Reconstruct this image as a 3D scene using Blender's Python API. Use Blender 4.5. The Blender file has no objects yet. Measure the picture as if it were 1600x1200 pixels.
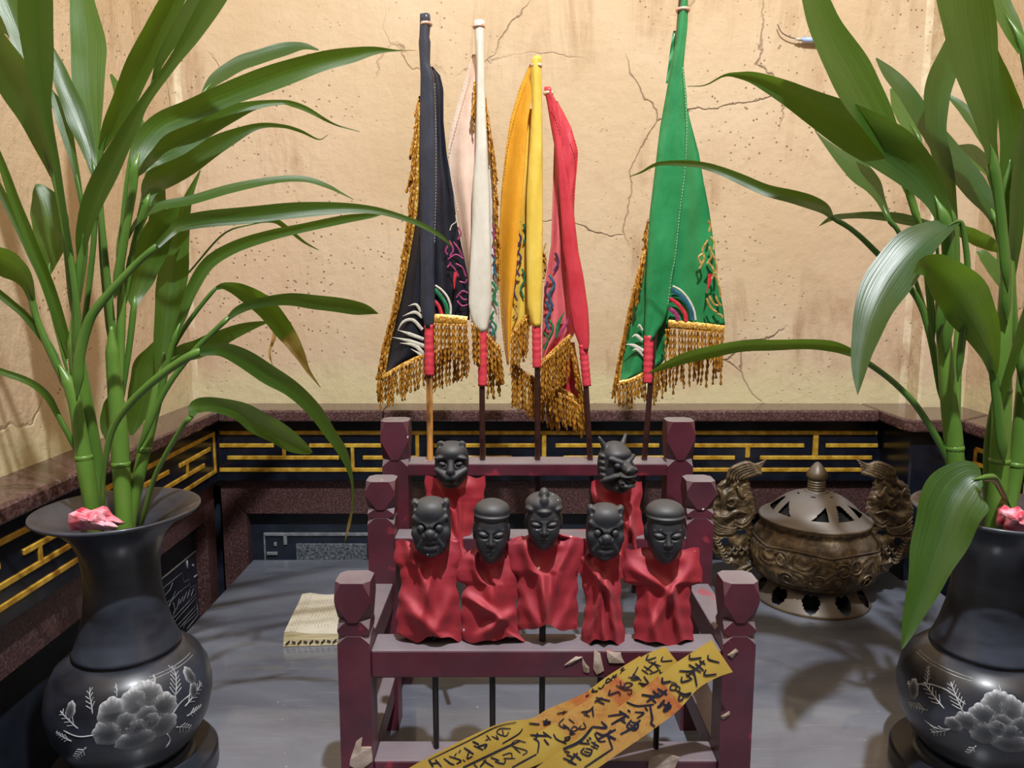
import bpy, bmesh, math, random
import numpy as np
from mathutils import Vector
random.seed(7)
SC = bpy.context.scene
COL = SC.collection
R = math.radians
# ------------------------------------------------------------------ camera
FPX, PITCH, CZ = 1170.0, R(7.8), 0.535
cam = bpy.data.objects.new('camera', bpy.data.cameras.new('camera'))
COL.objects.link(cam)
cam.location = (0, 0, CZ)
cam.rotation_euler = (R(90) - PITCH, 0, 0)
cam.data.sensor_width = 36
cam.data.lens = 36 * FPX / 1600
cam.data.clip_start = 0.02
SC.camera = cam
# ------------------------------------------------------------------ world, lamps, exposure
wd = bpy.data.worlds.new('hall'); SC.world = wd; wd.use_nodes = True
wd.node_tree.nodes['Background'].inputs[0].default_value = (0.93, 0.97, 1.0, 1)
wd.node_tree.nodes['Background'].inputs[1].default_value = 0.035
def lamp(name, kind, loc, power, col, size, aim=None):
    l = bpy.data.lights.new(name, kind); l.energy = power; l.color = col
    if kind == 'AREA': l.shape = 'RECTANGLE'; l.size, l.size_y = size
    else: l.shadow_soft_size = size
    o = bpy.data.objects.new(name, l); COL.objects.link(o); o.location = loc
    if aim is not None:
        o.rotation_euler = (Vector(aim) - Vector(loc)).to_track_quat('-Z', 'Y').to_euler()
    return o
lamp('ceiling_downlight', 'POINT', (0.17, -0.06, 2.05), 100, (0.95, 0.975, 1.0), 0.024)
lamp('hall_tube_light', 'AREA', (-0.1, -0.7, 2.35), 2.0, (0.88, 0.94, 1.0), (1.3, 0.25), (0.1, 0.9, 0.3))
vs = SC.view_settings
vs.view_transform = 'Standard'; vs.look = 'None'; vs.gamma = 1; vs.use_curve_mapping = False
vs.exposure = 1.16
# ------------------------------------------------------------------ pixel <-> place
cP, sP = math.cos(PITCH), math.sin(PITCH)
def ray(px, py):
    a, b = (px - 800) / FPX, (600 - py) / FPX
    return a, cP + b * sP, -sP + b * cP
def W(px, py, Y):
    a, dy, dz = ray(px, py); t = Y / dy
    return Vector((a * t, Y, CZ + dz * t))
def T(px, py, z=0.0):
    a, dy, dz = ray(px, py); t = (z - CZ) / dz
    return Vector((a * t, dy * t, z))
def WT(px, py, Y0, k):                      # plane Y = Y0 + k*(z-0.2)
    a, dy, dz = ray(px, py); t = (Y0 + k * 0.335) / (dy - k * dz)
    return Vector((a * t, dy * t, CZ + dz * t))
def mpp(py, Y):                             # metres per pixel at that depth
    return Y / ray(800, py)[1] / FPX
# ------------------------------------------------------------------ objects
WLOC = {}
def props(o, label=None, cat=None, group=None, kind=None):
    if label: o['label'] = label
    if cat: o['category'] = cat
    if group: o['group'] = group
    if kind: o['kind'] = kind
    return o
def thing(name, loc, label, cat, group=None):
    o = bpy.data.objects.new(name, None); COL.objects.link(o)
    o.location = loc; o.empty_display_size = 0.02; WLOC[o.name] = Vector(loc)
    return props(o, label, cat, group)
def mk(name, V, Fc, mat, parent=None, smooth=False, uv=None, vals=None):
    off = WLOC.get(parent.name, Vector((0, 0, 0))) if parent else Vector((0, 0, 0))
    V = np.asarray(V, dtype=float) - np.array(off)
    me = bpy.data.meshes.new(name)
    me.from_pydata([tuple(v) for v in V], [], Fc)
    if smooth: me.polygons.foreach_set('use_smooth', [True] * len(me.polygons))
    if uv is not None:
        l = me.uv_layers.new(name='UVMap')
        idx = np.empty(len(me.loops), dtype=np.int32); me.loops.foreach_get('vertex_index', idx)
        l.data.foreach_set('uv', np.asarray(uv, dtype=float)[idx].ravel())
    if vals is not None:
        a = me.attributes.new('tint', 'FLOAT', 'POINT'); a.data.foreach_set('value', list(vals))
    me.materials.append(mat); me.update()
    o = bpy.data.objects.new(name, me); COL.objects.link(o)
    if parent: o.parent = parent; WLOC[o.name] = off
    return o
def mkbm(name, bm, mat, parent=None, smooth=False):
    bmesh.ops.recalc_face_normals(bm, faces=bm.faces[:])
    bm.verts.index_update()
    V = [v.co.copy() for v in bm.verts]; Fc = [[v.index for v in f.verts] for f in bm.faces]
    bm.free()
    return mk(name, V, Fc, mat, parent, smooth)
def box_bm(lo, hi, bev=0.0, seg=1, bm=None):
    b = bmesh.new()
    bmesh.ops.create_cube(b, size=1)
    for v in b.verts:
        v.co = Vector([lo[i] + (v.co[i] + .5) * (hi[i] - lo[i]) for i in range(3)])
    if bev: bmesh.ops.bevel(b, geom=b.edges[:], offset=bev, segments=seg, affect='EDGES', profile=.5)
    if bm is None: return b
    me = bpy.data.meshes.new('tmp'); b.to_mesh(me); b.free(); bm.from_mesh(me); bpy.data.meshes.remove(me)
    return bm
def box(name, lo, hi, mat, parent=None, bev=0.0015, seg=1):
    return mkbm(name, box_bm(lo, hi, bev, seg), mat, parent)
def prism(name, poly, axis, a, b, mat, parent=None, bev=0.0):   # poly in the two other axes
    bm = bmesh.new()
    def pt(p, t):
        v = list(p); v.insert(axis, t); return v
    A = [bm.verts.new(pt(p, a)) for p in poly]; B = [bm.verts.new(pt(p, b)) for p in poly]
    n = len(poly); bm.faces.new(A); bm.faces.new(B[::-1])
    for i in range(n): bm.faces.new((A[i], A[(i + 1) % n], B[(i + 1) % n], B[i]))
    if bev: bmesh.ops.bevel(bm, geom=bm.edges[:], offset=bev, segments=2, affect='EDGES', profile=.5)
    return mkbm(name, bm, mat, parent)
def hull(pts):
    bm = bmesh.new()
    for p in pts: bm.verts.new(p)
    r = bmesh.ops.convex_hull(bm, input=bm.verts[:])
    bmesh.ops.delete(bm, geom=[g for g in r['geom_interior'] + r['geom_unused'] if isinstance(g, bmesh.types.BMVert)], context='VERTS')
    bmesh.ops.dissolve_limit(bm, angle_limit=R(2), verts=bm.verts[:], edges=bm.edges[:])
    return bm
def spline(pts, n):
    P = np.asarray(pts, dtype=float)
    if len(P) == 2: t = np.linspace(0, 1, n)[:, None]; return P[0] * (1 - t) + P[1] * t
    d = np.concatenate([[0], np.cumsum(np.sqrt(np.linalg.norm(np.diff(P[:, :2], axis=0), axis=1)) + 1e-6)])
    E = np.vstack([2 * P[0] - P[1], P, 2 * P[-1] - P[-2]])
    out = []
    for s in np.linspace(0, d[-1] * .999999, n):
        i = int(np.searchsorted(d, s, side='right') - 1); i = min(max(i, 0), len(P) - 2)
        t = (s - d[i]) / (d[i + 1] - d[i])
        p0, p1, p2, p3 = E[i], E[i + 1], E[i + 2], E[i + 3]
        out.append(.5 * (2 * p1 + (p2 - p0) * t + (2 * p0 - 5 * p1 + 4 * p2 - p3) * t * t + (3 * p1 - p0 - 3 * p2 + p3) * t ** 3))
    return np.array(out)
class MB:                                    # gathers simple pieces of ONE part
    def __init__(s): s.V, s.F, s.U, s.T = [], [], [], []
    def add(s, V, Fc, U=None, Tn=None):
        o = len(s.V); s.V += [tuple(v) for v in V]; s.F += [[i + o for i in f] for f in Fc]
        s.U += list(U) if U is not None else [(0, 0)] * len(V)
        s.T += list(Tn) if Tn is not None else [0.0] * len(V)
    def tube(s, pts, rad, n=6, cap=True, flat=1.0, twist=0.0):
        P = np.asarray([tuple(p) for p in pts], dtype=float); m = len(P)
        rad = np.broadcast_to(np.asarray(rad, dtype=float), (m,))
        tg = np.gradient(P, axis=0); tg /= np.linalg.norm(tg, axis=1)[:, None] + 1e-12
        ref = np.array([0, 1, 0]) if abs(tg[0][1]) < .9 else np.array([1, 0, 0])
        fa, fb = np.empty((m, 3)), np.empty((m, 3))
        rx, ry, rz = ref
        for i in range(m):
            x, y, z = tg[i]
            ax, ay, az = y * rz - z * ry, z * rx - x * rz, x * ry - y * rx
            q = 1 / (math.sqrt(ax * ax + ay * ay + az * az) + 1e-12); ax *= q; ay *= q; az *= q
            rx, ry, rz = ay * z - az * y, az * x - ax * z, ax * y - ay * x
            fa[i] = ax, ay, az; fb[i] = rx, ry, rz
        q = 2 * math.pi * np.arange(n) / n; w = twist * np.arange(m)[:, None]
        u0, v0 = np.cos(q)[None], np.sin(q)[None] * flat
        u, v = u0 * np.cos(w) - v0 * np.sin(w), u0 * np.sin(w) + v0 * np.cos(w)
        V = (P[:, None] + rad[:, None, None] * (fa[:, None] * u[..., None] + fb[:, None] * v[..., None])).reshape(-1, 3)
        Fc = [[i * n + k, i * n + (k + 1) % n, (i + 1) * n + (k + 1) % n, (i + 1) * n + k] for i in range(m - 1) for k in range(n)]
        if cap: Fc += [list(range(n))[::-1], [(m - 1) * n + k for k in range(n)]]
        s.add(V, Fc, [(k / n, i / (m - 1)) for i in range(m) for k in range(n)])
    def build(s, name, mat, parent=None, smooth=True):
        return mk(name, s.V, s.F, mat, parent, smooth, s.U, s.T)
def grid_faces(r, c, wrap=False):
    return [[i * c + k, i * c + (k + 1) % c, (i + 1) * c + (k + 1) % c, (i + 1) * c + k] for i in range(r - 1) for k in range(c if wrap else c - 1)]
def lathe(name, prof, cx, cy, mat, parent=None, seg=64, cut=None, smooth=True, disp=None):
    V, U = [], []
    m = len(prof)
    for i, (r, z) in enumerate(prof):
        for k in range(seg):
            q = 2 * math.pi * k / seg
            rr = r + (disp(q, z) if disp else 0)
            V.append((cx + rr * math.sin(q), cy - rr * math.cos(q), z)); U.append((k / seg, i / (m - 1)))
    Fc = []
    for i in range(m - 1):
        for k in range(seg):
            if cut and cut(2 * math.pi * (k + .5) / seg, (prof[i][1] + prof[i + 1][1]) / 2, (prof[i][0] + prof[i + 1][0]) / 2): continue
            Fc.append([i * seg + k, i * seg + (k + 1) % seg, (i + 1) * seg + (k + 1) % seg, (i + 1) * seg + k])
    return mk(name, V, Fc, mat, parent, smooth, U)
def resample(prof, n):
    return [tuple(p) for p in spline(prof, n)]
# ------------------------------------------------------------------ materials
def lin(c):
    return tuple(((x / 255) / 12.92 if x / 255 <= .04045 else ((x / 255 + .055) / 1.055) ** 2.4) for x in c) + (1,)
class NT:
    def __init__(s, name):
        s.m = bpy.data.materials.new(name); s.m.use_nodes = True; s.t = s.m.node_tree
        s.b = s.t.nodes['Principled BSDF']; s.tc = None
    def n(s, kind, **kw):
        x = s.t.nodes.new(kind)
        for k, v in kw.items():
            if k[0] == 'i': x.inputs[int(k[1:])].default_value = v
            else: setattr(x, k, v)
        return x
    def l(s, a, b): s.t.links.new(a, b)
    def co(s, scale=(1, 1, 1), src='Object', rot=(0, 0, 0)):
        if s.tc is None: s.tc = s.n('ShaderNodeTexCoord')
        mp = s.n('ShaderNodeMapping'); mp.inputs['Scale'].default_value = scale; mp.inputs['Rotation'].default_value = rot
        s.l(s.tc.outputs[src], mp.inputs[0]); return mp.outputs[0]
    def noise(s, scale, detail=4, rough=.55, co=None, dist=0):
        x = s.n('ShaderNodeTexNoise'); x.inputs['Scale'].default_value = scale; x.inputs['Detail'].default_value = detail
        x.inputs['Roughness'].default_value = rough; x.inputs['Distortion'].default_value = dist
        s.l(co if co is not None else s.co(), x.inputs['Vector']); return x.outputs[0]
    def ramp(s, f, stops):
        x = s.n('ShaderNodeValToRGB'); e = x.color_ramp.elements
        while len(e) < len(stops): e.new(.5)
        for q, (p, c) in zip(e, stops): q.position = p; q.color = c if len(c) == 4 else tuple(c) + (1,)
        s.l(f, x.inputs[0]); return x.outputs[0]
    def mix(s, f, a, b, blend='MIX'):
        x = s.n('ShaderNodeMix', data_type='RGBA', blend_type=blend)
        for v, i in ((f, 0), (a, 6), (b, 7)):
            if isinstance(v, (int, float, tuple)): x.inputs[i].default_value = v
            else: s.l(v, x.inputs[i])
        return x.outputs[2]
    def math(s, op, a, b=0.0):
        x = s.n('ShaderNodeMath', operation=op)
        for v, i in ((a, 0), (b, 1)):
            if isinstance(v, (int, float)): x.inputs[i].default_value = v
            else: s.l(v, x.inputs[i])
        return x.outputs[0]
    def bump(s, h, strength=.3, dist=.002):
        x = s.n('ShaderNodeBump'); x.inputs['Strength'].default_value = strength; x.inputs['Distance'].default_value = dist
        s.l(h, x.inputs['Height']); s.l(x.outputs[0], s.b.inputs['Normal']); return x
    def set(s, color=None, rough=None, metal=None, **kw):
        for v, k in ((color, 'Base Color'), (rough, 'Roughness'), (metal, 'Metallic')):
            if v is None: continue
            if isinstance(v, (int, float, tuple)): s.b.inputs[k].default_value = v
            else: s.l(v, s.b.inputs[k])
        for k, v in kw.items(): s.b.inputs[k.replace('_', ' ')].default_value = v
        return s.m
def two(name, c1, c2, scale=20, rough=.5, metal=0, bs=0, bd=.001, bscale=None, detail=4, stretch=(1, 1, 1), lo=.35, hi=.65, **kw):
    t = NT(name); co = t.co(stretch)
    f = t.noise(scale, detail, co=co)
    c = t.ramp(f, [(lo, lin(c1)), (hi, lin(c2))])
    if bs: t.bump(t.noise(bscale or scale, 5, co=co), bs, bd)
    return t.set(c, rough, metal, **kw)
def m_plaster():
    t = NT('plaster_ochre'); co = t.co()
    big = t.noise(2.6, 5, .6); col = t.ramp(big, [(.3, lin((180, 156, 122))), (.5, lin((189, 166, 135))), (.72, lin((196, 177, 150)))])
    pk = t.ramp(t.noise(1.7, 3, .5, co=t.co((1, 1, .7))), [(.52, (0, 0, 0)), (.68, (1, 1, 1))])
    col = t.mix(t.math('MULTIPLY', pk, .26), col, lin((198, 164, 144)))
    # brown water streaks, stretched downwards
    st = t.noise(9, 6, .7, co=t.co((1.0, 1.0, .16)), dist=.6)
    stm = t.ramp(st, [(.50, (0, 0, 0)), (.66, (1, 1, 1))])
    pat = t.ramp(t.noise(4.2, 4, .55, dist=.4), [(.46, (0, 0, 0)), (.60, (1, 1, 1))])
    f = t.math('MULTIPLY', t.math('MULTIPLY', stm, pat), .62)
    col = t.mix(f, col, lin((132, 94, 54)))
    # small pits and grains of dirt
    vo = t.n('ShaderNodeTexVoronoi'); vo.inputs['Scale'].default_value = 75; t.l(t.co(), vo.inputs['Vector'])
    pits = t.ramp(vo.outputs[0], [(.10, (1, 1, 1)), (.17, (0, 0, 0))])
    pz = t.ramp(t.noise(5, 3, .6), [(.47, (0, 0, 0)), (.6, (1, 1, 1))])
    pit = t.math('MULTIPLY', pits, pz)
    col = t.mix(t.math('MULTIPLY', pit, .75), col, lin((112, 80, 50)))
    # hairline cracks
    wob = t.n('ShaderNodeTexNoise'); wob.inputs['Scale'].default_value = 9; wob.inputs['Detail'].default_value = 6
    wv = t.n('ShaderNodeVectorMath', operation='MULTIPLY_ADD'); t.l(t.co(), wob.inputs['Vector'])
    t.l(wob.outputs[1], wv.inputs[0]); wv.inputs[1].default_value = (.09, .09, .09); t.l(t.co(), wv.inputs[2])
    v2 = t.n('ShaderNodeTexVoronoi', feature='DISTANCE_TO_EDGE'); v2.inputs['Scale'].default_value = 3.2
    t.l(wv.outputs[0], v2.inputs['Vector'])
    cr = t.ramp(v2.outputs[0], [(.0, (1, 1, 1)), (.006, (0, 0, 0))])
    cm = t.ramp(t.noise(2.9, 2), [(.56, (0, 0, 0)), (.66, (1, 1, 1))])
    crk = t.math('MULTIPLY', cr, cm)
    col = t.mix(t.math('MULTIPLY', crk, .6), col, lin((106, 78, 52)))
    # bare pale skirt just above the stone coping
    sx = t.n('ShaderNodeSeparateXYZ'); t.l(t.co(), sx.inputs[0])
    h = t.math('ADD', sx.outputs[2], t.math('MULTIPLY', t.noise(7, 5, .65), .16))
    sk = t.ramp(h, [(.41, (1, 1, 1)), (.46, (0, 0, 0))])
    col = t.mix(t.math('MULTIPLY', sk, .8), col, lin((196, 186, 146)))
    ax = t.math('MAXIMUM', t.math('MULTIPLY', t.math('LESS_THAN', sx.outputs[0], -.613), t.math('GREATER_THAN', sx.outputs[1], 1.43)), t.math('MULTIPLY', t.math('GREATER_THAN', sx.outputs[0], .758), t.math('LESS_THAN', sx.outputs[0], .776)))
    col = t.mix(t.math('MULTIPLY', ax, t.ramp(t.noise(30, 4), [(.42, (0, 0, 0)), (.62, (.7, .7, .7))])), col, lin((214, 202, 172)))
    bh = t.math('ADD', t.math('MULTIPLY', t.noise(38, 7, .65), 1.0), t.math('MULTIPLY', pit, -.8))
    bh = t.math('ADD', bh, t.math('MULTIPLY', t.noise(14, 4, .6, co=t.co((1, 1, .25))), 1.2))
    bh = t.math('ADD', bh, t.math('MULTIPLY', crk, -1.4))
    t.bump(bh, .6, .005)
    return t.set(col, .82)
def m_granite(name, c1, c2, c3, rough=.25):
    t = NT(name)
    f = t.noise(260, 3, .7); g = t.noise(14, 4)
    c = t.ramp(f, [(.36, lin(c1)), (.52, lin(c2)), (.70, lin(c3))])
    c = t.mix(t.math('MULTIPLY', t.ramp(g, [(.4, (0, 0, 0)), (.7, (1, 1, 1))]), .35), c, lin(c1))
    t.bump(f, .08, .0005)
    return t.set(c, rough)
def m_table():
    t = NT('table_grey_lacquer')
    f = t.noise(3.0, 6, .6, co=t.co((1, 2.4, 1)), dist=.8); c = t.ramp(f, [(.3, lin((78, 82, 94))), (.7, lin((116, 121, 133)))])
    sc = t.noise(60, 3, .6, co=t.co((.25, 3, 1), rot=(0, 0, .5)))
    c = t.mix(t.math('MULTIPLY', t.ramp(sc, [(.58, (0, 0, 0)), (.72, (1, 1, 1))]), .3), c, lin((150, 150, 152)))
    vo = t.n('ShaderNodeTexVoronoi'); vo.inputs['Scale'].default_value = 46; t.l(t.co(), vo.inputs['Vector'])
    sp = t.math('MULTIPLY', t.ramp(vo.outputs[0], [(.05, (1, 1, 1)), (.075, (0, 0, 0))]), t.ramp(t.noise(11, 2), [(.5, (0, 0, 0)), (.55, (1, 1, 1))]))
    c = t.mix(t.math('MULTIPLY', sp, .7), c, lin((178, 178, 176)))
    r = t.ramp(f, [(.3, (.30, .30, .30)), (.7, (.42, .42, .42))])
    t.bump(t.noise(90, 4), .04, .001)
    return t.set(c, r, Coat_Weight=1.0, Coat_Roughness=.05)
def m_lacquer():
    t = NT('maroon_lacquer')
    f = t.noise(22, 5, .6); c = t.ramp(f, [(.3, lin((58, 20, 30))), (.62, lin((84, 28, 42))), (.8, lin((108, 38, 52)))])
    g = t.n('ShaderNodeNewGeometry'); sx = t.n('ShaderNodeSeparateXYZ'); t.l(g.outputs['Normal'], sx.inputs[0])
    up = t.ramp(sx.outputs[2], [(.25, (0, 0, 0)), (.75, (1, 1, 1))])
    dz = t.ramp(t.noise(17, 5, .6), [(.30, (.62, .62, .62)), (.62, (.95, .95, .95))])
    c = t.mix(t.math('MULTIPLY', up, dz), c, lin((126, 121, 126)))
    film = t.ramp(t.noise(9, 4, .6), [(.35, (0, 0, 0)), (.7, (.28, .28, .28))])
    c = t.mix(film, c, lin((98, 72, 86)))
    wr = t.math('MULTIPLY', t.ramp(t.noise(30, 3, .5), [(.66, (0, 0, 0)), (.72, (1, 1, 1))]), .55)
    c = t.mix(wr, c, lin((168, 52, 66)))
    vo = t.n('ShaderNodeTexVoronoi'); vo.inputs['Scale'].default_value = 55; t.l(t.co(), vo.inputs['Vector'])
    sp = t.math('MULTIPLY', t.ramp(vo.outputs[0], [(.09, (1, 1, 1)), (.12, (0, 0, 0))]), t.ramp(t.noise(26, 2), [(.60, (0, 0, 0)), (.63, (1, 1, 1))]))
    c = t.mix(sp, c, lin((200, 192, 192)))
    t.bump(t.noise(60, 4), .12, .0008)
    return t.set(c, .42)
def m_clay():
    t = NT('black_clay')
    f = t.noise(90, 4, .6); c = t.ramp(f, [(.3, lin((26, 27, 33))), (.7, lin((37, 39, 46)))])
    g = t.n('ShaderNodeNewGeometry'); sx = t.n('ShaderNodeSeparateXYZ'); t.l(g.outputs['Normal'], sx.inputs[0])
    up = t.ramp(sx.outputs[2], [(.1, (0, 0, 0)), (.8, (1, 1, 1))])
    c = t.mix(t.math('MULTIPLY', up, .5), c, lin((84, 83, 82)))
    vo = t.n('ShaderNodeTexVoronoi'); vo.inputs['Scale'].default_value = 130; t.l(t.co(), vo.inputs['Vector'])
    sp = t.math('MULTIPLY', t.ramp(vo.outputs[0], [(.07, (1, 1, 1)), (.1, (0, 0, 0))]), t.ramp(t.noise(60, 1), [(.56, (0, 0, 0)), (.58, (1, 1, 1))]))
    c = t.mix(sp, c, lin((190, 190, 190)))
    t.bump(f, .15, .0006)
    return t.set(c, .55)
def m_cloth(name, c1, c2, rough=.7, sheen=.0, satin=False, bscale=700):
    t = NT(name)
    f = t.noise(30, 4, .6); c = t.ramp(f, [(.3, lin(c1)), (.7, lin(c2))])
    w = t.noise(bscale, 2, .5, co=t.co((1, 1, .35)))
    cr = t.noise(26, 5, .6, co=t.co((1, 1, .22)), dist=.5)
    t.bump(t.math('ADD', t.math('MULTIPLY', w, .07), cr), .55, .006)
    return t.set(c, rough, Sheen_Weight=sheen)
def m_robe():
    t = NT('red_felt'); f = t.noise(55, 5, .65); c = t.ramp(f, [(.3, lin((142, 24, 38))), (.7, lin((160, 32, 46)))])
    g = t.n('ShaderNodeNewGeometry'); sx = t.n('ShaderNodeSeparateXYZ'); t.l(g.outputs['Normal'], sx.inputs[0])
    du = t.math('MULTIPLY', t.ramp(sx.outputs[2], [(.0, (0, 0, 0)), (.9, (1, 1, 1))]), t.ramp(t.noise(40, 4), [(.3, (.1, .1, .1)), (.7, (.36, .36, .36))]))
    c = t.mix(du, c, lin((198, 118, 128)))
    vo = t.n('ShaderNodeTexVoronoi'); vo.inputs['Scale'].default_value = 75; t.l(t.co(), vo.inputs['Vector'])
    sp = t.math('MULTIPLY', t.ramp(vo.outputs[0], [(.08, (1, 1, 1)), (.11, (0, 0, 0))]), t.ramp(t.noise(50, 1), [(.60, (0, 0, 0)), (.62, (1, 1, 1))]))
    c = t.mix(sp, c, lin((225, 215, 215)))
    t.bump(t.noise(420, 3), .3, .0008)
    return t.set(c, .7, Sheen_Weight=.05)
def m_leaf():
    t = NT('leaf_green'); t.t.nodes.remove(t.b)
    uv = t.n('ShaderNodeUVMap'); mp = t.n('ShaderNodeMapping'); mp.inputs['Scale'].default_value = (26, 1.2, 1); t.l(uv.outputs[0], mp.inputs[0])
    vein = t.n('ShaderNodeTexNoise'); vein.inputs['Scale'].default_value = 1.0; vein.inputs['Detail'].default_value = 3; t.l(mp.outputs[0], vein.inputs['Vector'])
    oi = t.n('ShaderNodeObjectInfo')
    c = t.ramp(vein.outputs[0], [(.3, lin((42, 74, 20))), (.7, lin((66, 102, 30)))])
    c = t.mix(t.math('MULTIPLY', oi.outputs['Random'], .8), c, lin((32, 62, 26)))
    at = t.n('ShaderNodeAttribute', attribute_name='tint')
    br = t.n('ShaderNodeTexNoise'); br.inputs['Scale'].default_value = 60; t.l(t.co(), br.inputs['Vector'])
    c = t.mix(at.outputs['Fac'], c, t.ramp(br.outputs[0], [(.35, lin((150, 100, 50))), (.65, lin((196, 164, 116)))]))
    p = t.n('ShaderNodeBsdfPrincipled'); t.l(c, p.inputs['Base Color']); p.inputs['Roughness'].default_value = .36
    p.inputs['Specular IOR Level'].default_value = .6
    bp = t.n('ShaderNodeBump'); bp.inputs['Strength'].default_value = .25; bp.inputs['Distance'].default_value = .0015
    t.l(vein.outputs[0], bp.inputs['Height']); t.l(bp.outputs[0], p.inputs['Normal'])
    tr = t.n('ShaderNodeBsdfTranslucent'); t.l(t.mix(.5, c, lin((150, 196, 40))), tr.inputs[0])
    mx = t.n('ShaderNodeMixShader'); mx.inputs[0].default_value = .36
    t.l(p.outputs[0], mx.inputs[1]); t.l(tr.outputs[0], mx.inputs[2])
    t.l(mx.outputs[0], t.t.nodes['Material Output'].inputs[0])
    return t.m
def m_tint(name, ca, cb, rough, metal=0, bs=0):
    t = NT(name); at = t.n('ShaderNodeAttribute', attribute_name='tint')
    n = t.noise(140, 3)
    f = t.math('MULTIPLY', at.outputs['Fac'], t.ramp(n, [(.3, (.6, .6, .6)), (.7, (1, 1, 1))]))
    return t.set(t.mix(f, lin(ca), lin(cb)), rough, metal)
def m_bronze():
    t = NT('aged_bronze')
    n = t.noise(48, 6, .6, dist=1.6); c = t.ramp(n, [(.36, lin((62, 50, 36))), (.52, lin((98, 80, 56))), (.68, lin((136, 114, 80)))])
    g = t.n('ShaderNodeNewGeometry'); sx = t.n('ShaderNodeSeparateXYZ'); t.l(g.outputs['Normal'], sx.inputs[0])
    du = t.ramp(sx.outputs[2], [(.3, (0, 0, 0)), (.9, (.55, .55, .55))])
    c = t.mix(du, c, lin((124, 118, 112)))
    t.bump(t.noise(95, 4, .6, dist=2.2), .5, .0022)
    return t.set(c, .42, .4)
def m_bronze_plain():
    t = NT('bronze_plain'); n = t.noise(30, 4); c = t.ramp(n, [(.35, lin((88, 72, 52))), (.65, lin((112, 94, 68)))])
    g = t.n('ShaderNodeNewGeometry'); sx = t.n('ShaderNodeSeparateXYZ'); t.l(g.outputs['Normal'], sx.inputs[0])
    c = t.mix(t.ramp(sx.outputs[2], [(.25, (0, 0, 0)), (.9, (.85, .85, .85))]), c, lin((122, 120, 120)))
    return t.set(c, .42, .3)
def m_book():
    t = NT('printed_page'); uv = t.n('ShaderNodeUVMap')
    def rows(w, h, mortar):
        br = t.n('ShaderNodeTexBrick'); br.inputs['Scale'].default_value = 1.0; t.l(uv.outputs[0], br.inputs['Vector'])
        br.offset = .37; br.inputs['Brick Width'].default_value = w; br.inputs['Row Height'].default_value = h; br.inputs['Mortar Size'].default_value = mortar; br.inputs['Bias'].default_value = -.2
        br.inputs['Color1'].default_value = (.10, .09, .08, 1); br.inputs['Color2'].default_value = (.9, .9, .9, 1); br.inputs['Mortar'].default_value = (1, 1, 1, 1); return br.outputs[0]
    ink = rows(.030, .045, .012)
    sx = t.n('ShaderNodeSeparateXYZ'); t.l(uv.outputs[0], sx.inputs[0])
    inside = t.math('MULTIPLY', t.math('GREATER_THAN', sx.outputs[0], .16), t.math('LESS_THAN', sx.outputs[0], .94))
    inside = t.math('MULTIPLY', inside, t.math('MULTIPLY', t.math('GREATER_THAN', sx.outputs[1], .12), t.math('LESS_THAN', sx.outputs[1], .86)))
    side = t.math('MULTIPLY', t.math('GREATER_THAN', sx.outputs[0], .04), t.math('LESS_THAN', sx.outputs[0], .11))
    ink = t.mix(t.math('MAXIMUM', inside, side), (1, 1, 1, 1), ink)
    pg = t.ramp(t.noise(12, 3), [(.3, lin((176, 168, 144))), (.7, lin((200, 195, 180)))])
    return t.set(t.mix(.8, pg, ink, 'MULTIPLY'), .8)
def m_rope():
    t = NT('gold_cord'); uv = t.n('ShaderNodeUVMap'); n = t.noise(150, 3)
    c = t.ramp(n, [(.3, lin((128, 78, 20))), (.55, lin((178, 122, 38))), (.75, lin((206, 160, 72)))])
    return t.set(c, .42, .25)
def m_stripe_gold():
    t = NT('gold_braid'); n = t.noise(420, 2, .5); c = t.ramp(n, [(.35, lin((150, 96, 24))), (.55, lin((216, 164, 66))), (.72, lin((246, 222, 160)))])
    t.bump(n, .5, .001); return t.set(c, .38, .35)
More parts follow.
